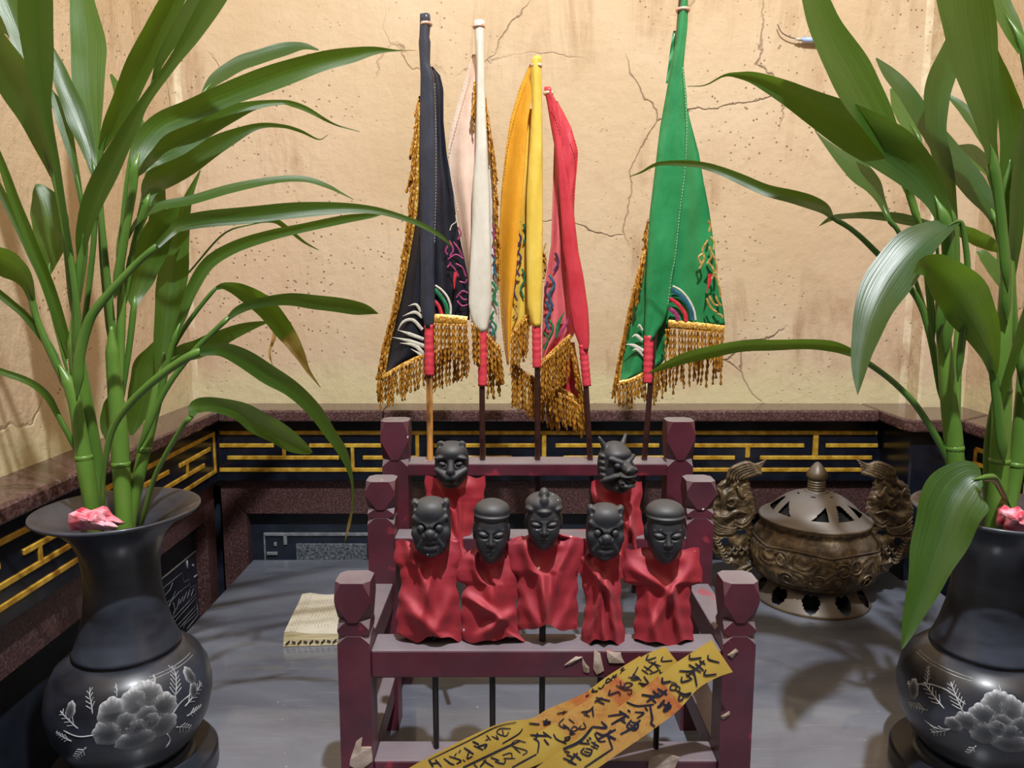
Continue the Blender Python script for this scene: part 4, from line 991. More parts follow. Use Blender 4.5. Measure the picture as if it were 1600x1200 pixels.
embroider(f, [([(664, 541), (640, 533), (613, 527)], (7, 7, .5)), ([(662, 553), (648, 540), (625, 536)], (7, 7, .5)), ([(662, 530), (640, 522), (622, 516)], (6, 7, .5)), ([(660, 515), (645, 500), (630, 503), (621, 517)], (6, 6, 5, .5)),
              ([(660, 496), (648, 488), (629, 494)], (6, 6, .5)), ([(658, 487), (650, 476), (638, 478)], (6, 5, .5)), ([(664, 560), (655, 553), (642, 545)], (5, 5, .5))], YK - .010, 'cord_white', 'flame_embroidery')
embroider(f, [([(703, 360), (706, 352), (713, 346), (712, 336)], 2)], YK - .008, 'cord_white')
embroider(f, [([(679, 452), (688, 462), (697, 477), (699, 491)], 7)], YK - .011, 'cord_green'); embroider(f, [([(679, 470), (686, 479), (690, 491)], 6)], YK - .011, 'cord_red')
embroider(f, [([(680, 446), (690, 453), (699, 464), (704, 478), (704, 491)], 4)], YK - .011, 'cord_white')
PK = [[(702, 376), (708, 390), (703, 400)], [(708, 378), (716, 388), (722, 400)], [(700, 405), (712, 398), (724, 404)], [(702, 412), (710, 420), (716, 432)], [(712, 412), (722, 418), (728, 432)], [(715, 375), (720, 365), (716, 355)],
      [(699, 418), (705, 410)], [(718, 440), (727, 442), (730, 436)], [(713, 465), (722, 455), (731, 458)], [(714, 470), (722, 478), (731, 476)], [(718, 462), (724, 468), (730, 468)], [(700, 384), (696, 392), (699, 398)]]
embroider(f, [(p, 3.2) for p in PK], YK - .008, 'cord_pink'); embroider(f, [([(712, 425), (710, 440), (710, 452)], (6, 5, 1))], YK - .009, 'cord_red')
# ---- white
f = thing('triangular_flag', tuple(W(754, 716, YP)), 'white satin flag with gold fringe, second from the left on the rack', 'flag', 'gold fringed flags on the maroon rack')
pole(f, (749, 70), (754, 716), YP, ((754, 514), (754, 603), 13))
sleeve([(33, 741, 757), (45, 741, 757), (60, 742, 757), (100, 744, 757), (150, 744, 758), (233, 743, 762), (300, 738, 765), (350, 737, 766), (433, 733, 768), (475, 732, 768), (498, 736, 765), (518, 746, 761)], YP, M['satin_white'], f, 2)
top_tie(f, 748, 42, YP, 16)
panel('left_fold', [(85, 738, 750), (133, 724, 750), (200, 704, 748), (233, 699, 748), (277, 703, 748), (333, 714, 748), (383, 722, 748), (440, 731, 748), (470, 736, 748)], YK, M['lining'], f, ((2.2, .005, .6),), tilt=-.012)
panel('right_fold', [(150, 752, 758), (230, 752, 764), (300, 756, 772), (400, 758, 777), (480, 758, 781), (530, 758, 778), (541, 760, 770)], YK, M['satin_white'], f, ((2, .003, 0),))
braid(f, [(757, 150), (765, 220), (773, 300), (777, 370), (778, 430)], 5, YK - .004)
fringe(f, [(757, 152), (764, 200), (770, 240), (773, 300), (774, 350), (776, 400)], 40, YK - .006, 46, 4.6, (1, 6), 21)
fringe(f, [(742, 120), (740, 150), (742, 170)], 36, YK - .010, 6, 4.4, (-3, 0), 22)
fringe(f, [(760, 520), (782, 545)], 58, YK - .008, 14, 5, (0, 6), 23)
fringe(f, [(736, 506), (750, 510)], 58, YK - .012, 6, 5.4, (-2, 3), 24)
fringe(f, [(762, 560), (784, 556)], 58, YK + .004, 8, 5, (-2, 3), 25)
embroider(f, [([(769, 440), (775, 452), (771, 464), (777, 478)], 5), ([(772, 486), (767, 498), (775, 510), (770, 524)], 4)], YK - .008, 'cord_green')
embroider(f, [([(770, 400), (775, 410), (772, 422), (776, 432)], 4), ([(765, 505), (770, 516), (766, 528)], 3)], YK - .008, 'cord_teal'); embroider(f, [([(769, 385), (774, 392), (772, 402)], 3.5), ([(770, 350), (773, 362), (771, 374)], 3.5)], YK - .008, 'cord_pink')
# ---- yellow
f = thing('triangular_flag', tuple(W(840, 716, YP)), 'yellow satin flag, middle of the five on the rack', 'flag', 'gold fringed flags on the maroon rack')
pole(f, (839, 110), (840, 716), YP, ((838, 503), (839, 574), 12.5))
sleeve([(89, 833, 846), (100, 829, 846), (110, 829, 846), (167, 831, 847), (233, 827, 848), (300, 823, 848), (383, 822, 848), (440, 823, 848), (478, 824, 847), (500, 829, 846), (510, 832, 845)], YP, M['satin_yellow'], f, 3)
top_tie(f, 838, 103, YP, 15, 'tin')
panel('left_fold', [(100, 828, 838), (118, 820, 838), (135, 812, 834), (187, 797, 825), (233, 790, 822), (300, 783, 817), (383, 779, 809), (417, 778, 807), (483, 782, 800), (530, 786, 798), (570, 792, 795)], YK - .004, M['satin_orange'], f, ((1.6, .006, .4),), tilt=-.014)
panel('middle_fold', [(170, 824, 840), (253, 820, 840), (330, 808, 840), (400, 804, 840), (450, 799, 840), (500, 797, 840), (528, 797, 806)], YK + .006, M['satin_yellow'], f, ((3, .004, 0),))
EM = [[(812, 345), (808, 360), (814, 372), (809, 386)], [(808, 392), (814, 404), (806, 418), (812, 432)], [(806, 440), (803, 456), (808, 470)], [(818, 350), (822, 366), (818, 380)], [(816, 420), (820, 436), (814, 450), (818, 466)], [(803, 478), (808, 490), (802, 502)]]
embroider(f, [(p, 4) for p in EM[:3]], YK, 'cord_dark'); embroider(f, [(p, 4) for p in EM[3:5]], YK, 'cord_green'); embroider(f, [(EM[5], 4)], YK, 'cord_gold')
braid(f, [(826, 492), (812, 506), (799, 524)], 7, YK - .002)
fringe(f, [(826, 494), (812, 508), (799, 526)], 58, YK - .004, 14, 5, (-3, 1), 31)
fringe(f, [(849, 388), (851, 400), (853, 420)], 26, YK, 5, 4.4, (-1, 2), 32)
fringe(f, [(800, 566), (820, 580), (845, 596)], 66, YK + .010, 26, 4.4, (-3, 5), 33)
# ---- red
f = thing('triangular_flag', tuple(W(922, 716, YP)), 'red satin flag leaning right, shortest of the five on the rack', 'flag', 'gold fringed flags on the maroon rack')
pole(f, (909.5, 500), (922, 716), YP, ((911, 538), (917, 603), 12.5))
sleeve([(137, 850, 861), (150, 852, 864), (158, 854, 870), (200, 861, 876), (233, 867, 880), (283, 872, 888), (333, 876, 897), (393, 880, 904), (433, 886, 912), (483, 890, 919), (515, 896, 921), (537, 904, 921), (548, 908, 919)], YP, M['satin_red'], f, 4)
top_tie(f, 857, 146, YP, 13)
panel('right_fold', [(158, 864, 871), (178, 866, 882), (200, 868, 893), (237, 872, 903), (270, 876, 901), (300, 880, 898), (340, 884, 897)], YK - .008, M['satin_red'], f, ((1.5, .005, .3),), tilt=.012)
panel('left_fold', [(215, 866, 878), (317, 863, 884), (383, 861, 888), (420, 855, 892), (450, 850, 896), (500, 848, 898), (523, 847, 898), (545, 847, 870), (566, 847, 849)], YK + .002, M['satin_pink'], f, ((2.6, .006, .8),))
panel('lower_corner', [(535, 888, 898), (575, 884, 902), (605, 874, 908), (622, 880, 910), (636, 905, 911)], YK + .010, M['satin_red'], f, ((1.5, .003, 0),))
EM = [[(858, 430), (866, 445), (858, 462), (864, 480)], [(852, 470), (860, 486), (853, 500), (858, 515)], [(868, 395), (872, 410), (866, 424)], [(850, 520), (856, 530), (850, 546)]]
embroider(f, [(p, 5) for p in EM[:2]], YK - .005, 'cord_teal'); embroider(f, [(EM[2], 5), ([(856, 440), (852, 455), (856, 466)], 4)], YK - .005, 'cord_dark'); embroider(f, [(EM[3], 4), ([(869, 528), (873, 505), (882, 487)], (4, 7, 1)), ([(858, 500), (864, 512), (858, 528)], 4)], YK - .006, 'cord_green')
embroider(f, [([(873, 525), (884, 508), (890, 494)], (3, 5, 3))], YK - .006, 'cord_pink')
embroider(f, [([(852, 405), (848, 420), (853, 432)], 3), ([(853, 380), (849, 394), (853, 404)], 3)], YK - .004, 'cord_gold')
braid(f, [(847, 566), (868, 546), (892, 524)], 7, YK - .006); braid(f, [(893, 537), (902, 585), (910, 634)], 9, YK + .002); braid(f, [(866, 606), (888, 616), (911, 634)], 9, YK + .002)
fringe(f, [(847, 568), (868, 548), (892, 526)], 62, YK - .008, 28, 5, (-3, 2), 41)
fringe(f, [(858, 606), (888, 620), (910, 634)], 46, YK - .002, 26, 4.8, (0, 4), 42)
fringe(f, [(894, 545), (904, 590), (913, 632)], 46, YK - .002, 24, 4.8, (2, 8), 43)
fringe(f, [(832, 590), (850, 602), (872, 616)], 56, YK + .014, 24, 4.4, (0, 6), 44)
# ---- green
f = thing('triangular_flag', tuple(W(1007, 716, YP)), 'green satin flag with gold fringe, standing apart at the right of the rack', 'flag', 'gold fringed flags on the maroon rack')
pole(f, (1066, -12), (1007, 716), YP, ((1014, 524), (1012, 598), 14))
sleeve([(-30, 1063, 1076), (0, 1062, 1075), (22, 1059, 1075), (43, 1057, 1074), (70, 1055, 1071), (103, 1048, 1068), (150, 1040, 1073), (200, 1031, 1075), (267, 1023, 1072), (333, 1015, 1064), (400, 1011, 1057), (433, 1009, 1051), (480, 1008, 1045), (505, 1007, 1037), (520, 1006, 1026), (532, 1008, 1020)], YP, M['satin_green'], f, 5, depth=.3)
top_tie(f, 1067, 16, YP, 18)
panel('back_fold', [(48, 1052, 1060), (70, 1048, 1058), (103, 1044, 1056), (130, 1040, 1050)], YK, M['satin_green'], f, ((1, .002, 0),))
panel('right_fold', [(170, 1062, 1075), (183, 1060, 1077), (240, 1058, 1092), (287, 1050, 1100), (327, 1045, 1108), (393, 1040, 1117), (433, 1036, 1121), (483, 1034, 1130), (508, 1034, 1133)], YK, M['satin_green'], f, ((2.6, .005, .9),), tilt=.010)
panel('left_fold', [(395, 1007, 1020), (400, 1006, 1020), (457, 990, 1020), (500, 981, 1020), (537, 973, 1020), (560, 969, 1016), (583, 966, 1010), (600, 965, 969)], YK - .002, M['satin_green'], f, ((2, .004, .2),), tilt=-.01)
panel('inner_fold', [(500, 1010, 1050), (560, 1010, 1040), (585, 1010, 1020)], YK + .006, M['satin_green'], f, ((2, .003, .2),))
braid(f, [(1009, 390), (991, 457), (974, 537), (965, 599)], 7, YK - .007); braid(f, [(965, 599), (985, 595), (1010, 583)], 8, YK - .007); braid(f, [(1044, 506), (1090, 510), (1132, 515)], 13, YK - .010)
fringe(f, [(1008, 395), (990, 457), (972, 537), (963, 590)], 42, YK - .008, 44, 4.2, (-9, -3), 51)
fringe(f, [(1013, 340), (1009, 380)], 30, YK - .004, 7, 3.8, (-9, -2), 52)
fringe(f, [(963, 600), (985, 596), (1010, 585)], 36, YK - .006, 16, 4.4, (-2, 2), 53)
fringe(f, [(1040, 514), (1090, 516), (1132, 520)], 56, YK - .012, 26, 4.6, (-4, 3), 54, 12)
fringe(f, [(1018, 580), (1060, 560), (1132, 545)], 44, YK + .006, 32, 4.4, (-4, 3), 55, 12)
embroider(f, [([(1049, 452), (1068, 466), (1080, 484), (1082, 500)], 8)], YK - .012, 'cord_teal'); embroider(f, [([(1047, 466), (1060, 476), (1070, 490), (1072, 502)], 7)], YK - .012, 'cord_red'); embroider(f, [([(1046, 482), (1056, 490), (1060, 500)], 8)], YK - .012, 'cord_pink')
embroider(f, [([(1051, 447), (1064, 454), (1076, 468), (1084, 484), (1087, 500)], 4)], YK - .012, 'cord_white')
embroider(f, [([(1005, 548), (990, 540), (977, 538)], (7, 7, .5)), ([(1004, 532), (994, 524), (987, 527)], (6, 6, .5)), ([(1004, 516), (999, 508), (996, 512)], (4, 4, .5)), ([(1005, 556), (995, 546), (988, 548)], (4, 5, .5))], YK - .010, 'cord_white', 'flame_embroidery')
DG = [[(1106, 375), (1098, 390), (1100, 405), (1093, 420)], [(1108, 385), (1112, 400), (1105, 412)], [(1100, 395), (1092, 402), (1095, 412)], [(1107, 410), (1116, 424), (1112, 436)], [(1112, 395), (1119, 410), (1120, 428)], [(1118, 430), (1124, 448), (1126, 464)],
      [(1104, 466), (1110, 480), (1120, 488)], [(1108, 462), (1114, 474), (1122, 478)], [(1118, 462), (1122, 472), (1127, 478)], [(1120, 490), (1127, 493), (1129, 497)], [(1106, 345), (1110, 352), (1108, 362)], [(1110, 370), (1116, 378), (1115, 390)]]
embroider(f, [(p, 4.2) for p in DG], YK - .010, 'cord_gold', 'dragon_embroidery'); embroider(f, [([(1110, 428), (1108, 442), (1104, 458)], (8, 6, 1))], YK - .010, 'cord_red')

def seam(parent, path, Y, mat, step=5.0, w=1.7):
    q = spline(path, 80); ln = float(np.sum(np.linalg.norm(np.diff(q, axis=0), axis=1))); k = int(ln / step); mb = MB()
    s = np.concatenate([[0], np.cumsum(np.linalg.norm(np.diff(q, axis=0), axis=1))])
    for i in range(k):
        p = [(np.interp(t, s, q[:, 0]), np.interp(t, s, q[:, 1])) for t in (i * step, i * step + step * .35, i * step + step * .62)]
        ribbon(mb, p, w, Y, 4, .0006)
    mb.build('stitching', M[mat], parent)
FL = [o for o in COL.objects if o.name.startswith('triangular_flag') and o.parent is None]
FL.sort(key=lambda o: o.location.x)
seam(FL[1], [(738, 92), (725, 135), (706, 200), (701, 233), (705, 277), (716, 333)], YK - .012, 'cord_white')
seam(FL[2], [(826, 104), (813, 137), (799, 187), (792, 233), (785, 300), (781, 383), (780, 417), (784, 483), (789, 550)], YK - .014, 'cord_gold')
seam(FL[3], [(862, 165), (874, 195), (879, 205)], YP - .010, 'cord_red'); seam(FL[3], [(893, 205), (902, 237), (899, 280), (896, 330)], YK - .018, 'cord_red')
seam(FL[4], [(1067, 105), (1071, 150), (1073, 200), (1070, 267), (1062, 333), (1055, 400), (1049, 433), (1043, 480)], YP - .010, 'satin_pale')
seam(FL[0], [(679, 130), (681, 200), (681, 300), (679, 380)], YP - .008, 'ridge')
# ------------------------------------------------------------------ cut leafy stalks in the vases
def leaf(parent, pts, y0, y1, tilt=(.3, .3), fold=.16, pet=None, brown=None, arch=0.0, nm='leaf'):
    """pts (px,py,width px) from base to tip; depth runs y0 -> y1 (with an arch); tilt turns the blade about its midrib"""
    mb = MB(); n = max(22, 5 * len(pts)); c = 9
    q = spline(pts, n); tg = np.gradient(q[:, :2], axis=0); tg /= np.linalg.norm(tg, axis=1)[:, None] + 1e-9
    V, U, Tn = [], [], []
    for i in range(n):
        t = i / (n - 1); Y = y0 * (1 - t) + y1 * t + arch * math.sin(math.pi * t); w = max(q[i, 2], .6)
        nx, ny = -tg[i][1], tg[i][0]; tl = tilt[0] * (1 - t) + tilt[1] * t; s = mpp(q[i, 1], Y)
        for k in range(c):
            e = 2 * k / (c - 1) - 1
            wav = 1 + .035 * math.sin(t * 23 + e * 2)
            d = tl * e * w * s * .5 + fold * w * s * (1 - abs(e) ** 1.4) + .02 * w * s * math.sin(t * 17) * e * e
            V.append(W(q[i, 0] + nx * w * e * .5 * wav, q[i, 1] + ny * w * e * .5 * wav, Y + d)); U.append((k / (c - 1), t))
            Tn.append(0 if brown is None else min(1, max(0, (t - brown) / .05)))
    mb.add(V, grid_faces(n, c), U, Tn)
    lf = mb.build(nm, M['leaf'], parent)
    if pet:
        P = [q[:3] for q in pet]; d = np.array(P[0][:2]) - np.array(P[1][:2]); d = d / np.linalg.norm(d) * 38
        P = [(P[0][0] + d[0], P[0][1] + d[1], P[0][2] * .9)] + P + [pts[1][:2] + (P[-1][2] * .5,)]
        m = max(16, 4 * len(P)); p = spline(P, m); yb = pet[0][3] if len(pet[0]) > 3 else y0
        ye = y0 + (y1 - y0) / (len(pts) - 1)
        ys = np.interp(np.linspace(0, 1, m), [0, .85, 1], [yb + .006, y0, ye + .002])
        mp = MB(); mp.tube([W(a[0], a[1], Y + .0012) for a, Y in zip(p, ys)], [max(a[2], 2) * mpp(a[1], Y) / 2 * min(1, (i + .2) / 4, (m - .6 - i) / 4) for i, (a, Y) in enumerate(zip(p, ys))], 9, flat=.75)
        mp.build('petiole', M['petiole'], lf)
    return lf
def stem(parent, pts, nm='stem'):            # pts (px,py,width,Y)
    n = 8 * len(pts); q = spline(pts, n); mb = MB()
    mb.tube([W(a[0], a[1], a[3]) for a in q], [a[2] * mpp(a[1], a[3]) / 2 * min(1, .25 + (n - 1 - i) / 9) for i, a in enumerate(q)], 14); return mb.build(nm, M['stalk'], parent)
def node(parent, px, py, w, Y):
    a = W(px, py, Y); r = w * mpp(py, Y) / 2; mb = MB()
    mb.tube([a - Vector((0, 0, .003)), a - Vector((0, 0, .001)), a + Vector((0, 0, .001)), a + Vector((0, 0, .003))], [r * .98, r * 1.09, r * 1.09, r * .98], 16); mb.build('stem_node', M['stalk'], parent)
GL, GR = 'leafy stalks in the left vase', 'leafy stalks in the right vase'
A = thing('leafy_stalk', tuple(W(143, 800, .745)), 'green leafy stalk nearest the left wall in the left vase', 'plant', GL)
stem(A, [(150, 850, 22, .752), (143, 790, 23, .745), (135, 740, 25, .742), (127, 690, 22, .742), (119, 640, 20, .742), (108, 600, 19, .742), (92, 570, 16, .742)]); node(A, 131, 715, 24, .742)
stem(A, [(154, 840, 16, .765), (153, 780, 17, .765), (150, 720, 20, .765), (138, 660, 24, .76), (126, 600, 26, .755), (118, 545, 22, .75), (112, 500, 14, .75)], 'side_stem')
leaf(A, [(110, 400, 10), (90, 270, 12), (77, 205, 16), (69, 160, 24), (63, 120, 40), (58, 60, 53), (55, 0, 55), (52, -60, 44), (48, -120, 4)], .73, .66, (.5, .3), .14, [(121, 540, 13), (120, 483, 11), (110, 400, 10)])
leaf(A, [(84, 275, 12), (68, 232, 24), (48, 180, 42), (25, 132, 56), (0, 92, 60), (-40, 40, 50), (-90, -20, 4)], .745, .70, (-.5, -.2), .14, [(112, 470, 10), (98, 340, 10), (84, 275, 10)])
leaf(A, [(70, 190, 8), (50, 110, 26), (25, 40, 32), (0, -20, 34), (-30, -80, 4)], .79, .80, (.4, .4), .1, [(100, 330, 6), (84, 240, 6), (70, 190, 6)])
leaf(A, [(40, 70, 10), (18, 45, 26), (-12, 20, 28), (-50, -10, 4)], .82, .84, (-.9, -.9), .1, [(70, 140, 5), (40, 70, 5)])
leaf(A, [(148, 275, 10), (140, 240, 20), (125, 195, 33), (105, 145, 30), (88, 100, 20), (80, 70, 3)], .77, .80, (.6, .5), .14, [(130, 520, 9), (146, 380, 9), (148, 275, 9)])
leaf(A, [(130, 330, 7), (116, 255, 12), (103, 205, 20), (90, 165, 18), (80, 140, 3)], .775, .79, (.2, .4), .1, [(122, 470, 8), (134, 390, 7), (130, 330, 7)])
leaf(A, [(126, 400, 14), (130, 365, 24), (145, 315, 34), (168, 265, 37), (195, 215, 29), (225, 160, 17), (268, 100, 18), (300, 55, 28), (332, 2, 36), (365, -50, 30), (400, -110, 3)], .735, .66, (.4, -.4), .17, [(120, 560, 13), (118, 480, 12), (126, 400, 12)])
leaf(A, [(76, 428, 8), (79, 400, 32), (80, 368, 52), (75, 330, 57), (62, 298, 26), (56, 288, 4)], .86, .88, (.9, .6), .08, [(100, 560, 6), (80, 480, 6), (76, 428, 6)])
leaf(A, [(104, 532, 13), (88, 480, 17), (69, 430, 19), (49, 380, 19), (29, 330, 17), (13, 285, 15), (-3, 240, 10), (-20, 190, 2)], .75, .72, (.2, .2), .3)
leaf(A, [(108, 560, 12), (72, 450, 13), (48, 395, 13), (24, 345, 13), (-2, 292, 11), (-30, 240, 2)], .765, .76, (-.2, -.2), .3)
leaf(A, [(50, 470, 11), (42, 442, 22), (24, 421, 38), (0, 408, 42), (-40, 395, 30), (-80, 390, 3)], .74, .70, (-.6, -.6), .12, [(98, 590, 13), (72, 535, 12), (57, 498, 11), (50, 470, 11)])
leaf(A, [(70, 532, 12), (40, 494, 12), (0, 460, 12), (-40, 430, 9), (-80, 405, 2)], .745, .71, (.2, .2), .3, [(97, 590, 12), (84, 555, 12), (70, 532, 12)])
leaf(A, [(91, 650, 10), (76, 622, 12), (50, 599, 11), (0, 580, 10), (-40, 570, 2)], .735, .68, (.5, .5), .2, [(118, 700, 9), (106, 678, 9), (91, 650, 9)])
leaf(A, [(245, 384, 10), (268, 362, 15), (285, 350, 23), (330, 341, 26), (400, 335, 27), (470, 328, 24), (530, 325, 18), (580, 328, 12), (620, 337, 9), (660, 352, 8), (690, 370, 6), (707, 386, 1)], .70, .84, (.5, -.5), .14, [(122, 590, 17), (124, 556, 17), (136, 510, 16), (152, 480, 14), (207, 418, 11), (245, 384, 10)])
B = thing('leafy_stalk', tuple(W(188, 800, .76)), 'tallest green leafy stalk in the middle of the left vase', 'plant', GL)
stem(B, [(196, 850, 24, .757), (193, 790, 26, .757), (190, 740, 26, .757), (186, 680, 26, .757), (181, 620, 23, .757), (176, 560, 20, .757), (174, 510, 18, .757)]); node(B, 189, 725, 26, .757)
stem(B, [(186, 600, 12, .765), (188, 540, 13, .768), (190, 470, 13, .768), (188, 400, 12, .768), (192, 330, 10, .768)], 'side_stem')
leaf(B, [(156, 290, 8), (149, 232, 14), (145, 190, 27), (140, 148, 46), (138, 100, 54), (137, 60, 55), (128, 0, 38), (118, -60, 26), (110, -110, 3)], .775, .93, (.3, .3), .10, [(172, 520, 12), (160, 400, 10), (156, 290, 8)])
leaf(B, [(158, 235, 10), (170, 205, 25), (190, 165, 37), (210, 120, 43), (233, 70, 43), (262, 15, 38), (290, -40, 30), (315, -95, 3)], .755, .72, (.7, .5), .16, [(176, 520, 12), (162, 380, 10), (156, 300, 8), (158, 235, 9)])
leaf(B, [(238, 132, 6), (252, 92, 15), (276, 50, 23), (305, 0, 24), (340, -55, 16), (365, -95, 2)], .75, .70, (-.5, -.4), .12, [(186, 420, 8), (196, 300, 7), (212, 210, 7), (238, 132, 6)])
leaf(B, [(233, 240, 6), (222, 222, 22), (210, 190, 27), (190, 150, 20), (173, 116, 4)], .82, .91, (.8, .6), .06, [(200, 420, 5), (224, 300, 5), (233, 240, 5)])
leaf(B, [(210, 262, 12), (222, 228, 34), (250, 195, 36), (300, 172, 37), (360, 146, 38), (433, 118, 40), (500, 97, 32), (550, 86, 24), (585, 79, 13), (618, 79, 3), (650, 79, 1)], .74, .84, (.3, .25), .12, [(184, 430, 14), (198, 350, 13), (208, 292, 13), (210, 262, 13)], brown=.93)
leaf(B, [(212, 272, 12), (232, 244, 42), (270, 224, 46), (310, 203, 38), (360, 178, 28), (400, 164, 14), (440, 160, 8), (458, 163, 9), (482, 172, 8), (522, 194, 3), (562, 206, 1)], .748, .86, (.4, -.2), .12, [(186, 430, 12), (202, 330, 11), (212, 272, 11)])
leaf(B, [(228, 318, 12), (236, 292, 32), (258, 273, 42), (300, 250, 39), (350, 220, 27), (400, 198, 11), (440, 197, 6), (470, 205, 5), (498, 218, 2), (512, 211, 1)], .765, .88, (.5, .3), .12, [(196, 460, 10), (210, 380, 10), (228, 318, 11)])
leaf(B, [(198, 376, 4), (216, 344, 9), (250, 322, 13), (300, 312, 15), (367, 293, 14), (430, 281, 11), (477, 280, 9), (510, 290, 7), (530, 300, 4), (553, 312, 1)], .755, .85, (-1.2, -.8), .12, [(190, 440, 5), (198, 376, 4)])
leaf(B, [(314, 150, 4), (335, 125, 19), (367, 103, 24), (400, 90, 23), (440, 78, 22), (472, 72, 12), (498, 78, 2)], .85, .93, (-.7, -1.0), .12, [(232, 330, 4), (270, 220, 4), (314, 150, 4)])
leaf(B, [(240, 400, 8), (243, 365, 24), (248, 325, 24), (254, 290, 8), (257, 278, 2)], .80, .82, (.3, .3), .1)
leaf(B, [(209, 478, 11), (211, 458, 32), (219, 428, 50), (234, 392, 54), (252, 356, 44), (272, 330, 18), (284, 315, 2)], .772, .80, (.7, .7), .12, [(186, 640, 10), (202, 540, 10), (209, 478, 10)])
leaf(B, [(205, 680, 6), (210, 655, 30), (220, 612, 38), (226, 572, 36), (236, 545, 12), (240, 535, 2)], .80, .83, (.8, .8), .06)
leaf(B, [(168, 688, 6), (166, 665, 20), (172, 635, 22), (180, 612, 10)], .81, .83, (.8, .8), .06)
C_ = thing('leafy_stalk', tuple(W(207, 800, .765)), 'green leafy stalk arching towards the flags from the left vase', 'plant', GL)
stem(C_, [(200, 850, 16, .765), (206, 800, 18, .765), (222, 720, 19, .767), (238, 650, 18, .77), (250, 590, 16, .772), (257, 550, 14, .775)]); node(C_, 226, 702, 19, .767)
leaf(C_, [(250, 590, 14), (255, 540, 30), (264, 480, 45), (270, 430, 47), (276, 380, 41), (290, 320, 18), (313, 266, 2)], .79, .84, (.4, .4), .2)
leaf(C_, [(270, 535, 9), (285, 495, 13), (300, 452, 19), (325, 412, 21), (367, 386, 19), (420, 368, 17), (480, 355, 14), (540, 342, 13), (580, 337, 8), (603, 333, 1)], .762, .82, (.3, .3), .15, [(246, 640, 9), (258, 585, 9), (270, 535, 9)])
leaf(C_, [(396, 350, 2), (415, 345, 6), (432, 346, 8), (450, 358, 7), (475, 378, 4), (498, 391, 1)], .86, .90, (.4, .4), .1, [(300, 420, 3), (350, 365, 3), (396, 350, 2)])
leaf(C_, [(338, 450, 6), (352, 447, 12), (378, 456, 24), (410, 476, 33), (436, 506, 31), (450, 524, 28), (461, 542, 22), (472, 560, 14), (482, 580, 7), (501, 606, 1)], .78, .82, (.5, .5), .14, [(254, 590, 8), (272, 540, 8), (302, 493, 7), (338, 450, 6)], brown=.55)
leaf(C_, [(424, 500, 3), (430, 512, 8), (426, 535, 5), (421, 552, 4), (427, 577, 1)], .818, .81, (.3, .3), .3, brown=.05, nm='withered_strip')
leaf(C_, [(358, 496, 8), (372, 485, 13), (400, 474, 15), (450, 468, 19), (500, 473, 23), (550, 480, 22), (572, 484, 16), (591, 490, 1)], .745, .84, (.4, .4), .1, [(226, 680, 9), (258, 610, 9), (300, 552, 9), (335, 517, 8), (358, 496, 8)])
leaf(C_, [(262, 566, 14), (285, 552, 26), (315, 543, 30), (350, 526, 25), (390, 510, 14), (424, 502, 1)], .765, .84, (.6, .6), .12, [(240, 660, 8), (250, 605, 9), (262, 566, 10)])
leaf(C_, [(312, 549, 14), (345, 546, 22), (380, 560, 29), (420, 585, 31), (455, 607, 27), (490, 640, 23), (515, 675, 19), (535, 706, 16), (546, 735, 8), (551, 760, 4), (551, 790, 3), (545, 820, 5), (539, 846, 1)], .70, .82, (.2, -.3), .14,
     [(160, 790, 8, .735), (162, 735, 9), (176, 670, 11), (208, 625, 12), (260, 580, 13), (312, 549, 13)], brown=.86)
leaf(C_, [(299, 650, 9), (306, 636, 22), (332, 632, 23), (370, 641, 29), (400, 658, 37), (430, 675, 36), (460, 693, 29), (480, 704, 14), (488, 707, 2)], .70, .80, (.1, .2), .14, [(226, 800, 8, .74), (240, 750, 8), (258, 712, 8), (285, 667, 8), (299, 650, 9)])
# right vase
D = thing('leafy_stalk', tuple(W(1505, 800, .745)), 'green leafy stalk reaching left across the wall from the right vase', 'plant', GR)
stem(D, [(1512, 850, 22, .75), (1503, 790, 24, .745), (1494, 735, 26, .742), (1489, 680, 27, .742), (1482, 620, 24, .742), (1477, 560, 22, .742), (1472, 500, 20, .742), (1464, 450, 16, .742)]); node(D, 1491, 700, 27, .742)
stem(D, [(1496, 740, 14, .752), (1492, 660, 16, .752), (1494, 590, 15, .755), (1498, 530, 14, .757), (1500, 480, 12, .757)], 'side_stem')
leaf(D, [(1478, 350, 24), (1460, 305, 42), (1427, 262, 68), (1382, 228, 80), (1330, 198, 74), (1270, 168, 52), (1222, 141, 36), (1182, 123, 21), (1156, 118, 11), (1132, 118, 4), (1102, 133, 2), (1074, 135, 1)], .70, .74, (-.3, -.5), .12, [(1470, 500, 16), (1482, 420, 20), (1478, 350, 22)])
leaf(D, [(1420, 300, 14), (1404, 250, 29), (1380, 205, 48), (1355, 160, 65), (1334, 120, 69), (1310, 80, 63), (1290, 40, 52), (1274, 0, 42), (1255, -50, 26), (1238, -95, 3)], .73, .68, (.5, .7), .14, [(1456, 500, 12), (1446, 400, 12), (1432, 340, 12), (1420, 300, 12)])
leaf(D, [(1299, 339, 8), (1288, 326, 18), (1268, 316, 22), (1240, 308, 21), (1200, 298, 19), (1160, 281, 17), (1120, 265, 13), (1090, 257, 11), (1060, 255, 9), (1026, 257, 6), (1002, 269, 3), (984, 276, 1)], .76, .88, (-.2, -.2), .14, [(1470, 610, 12), (1452, 520, 11), (1428, 458, 10), (1366, 391, 9), (1330, 358, 8), (1299, 339, 8)])
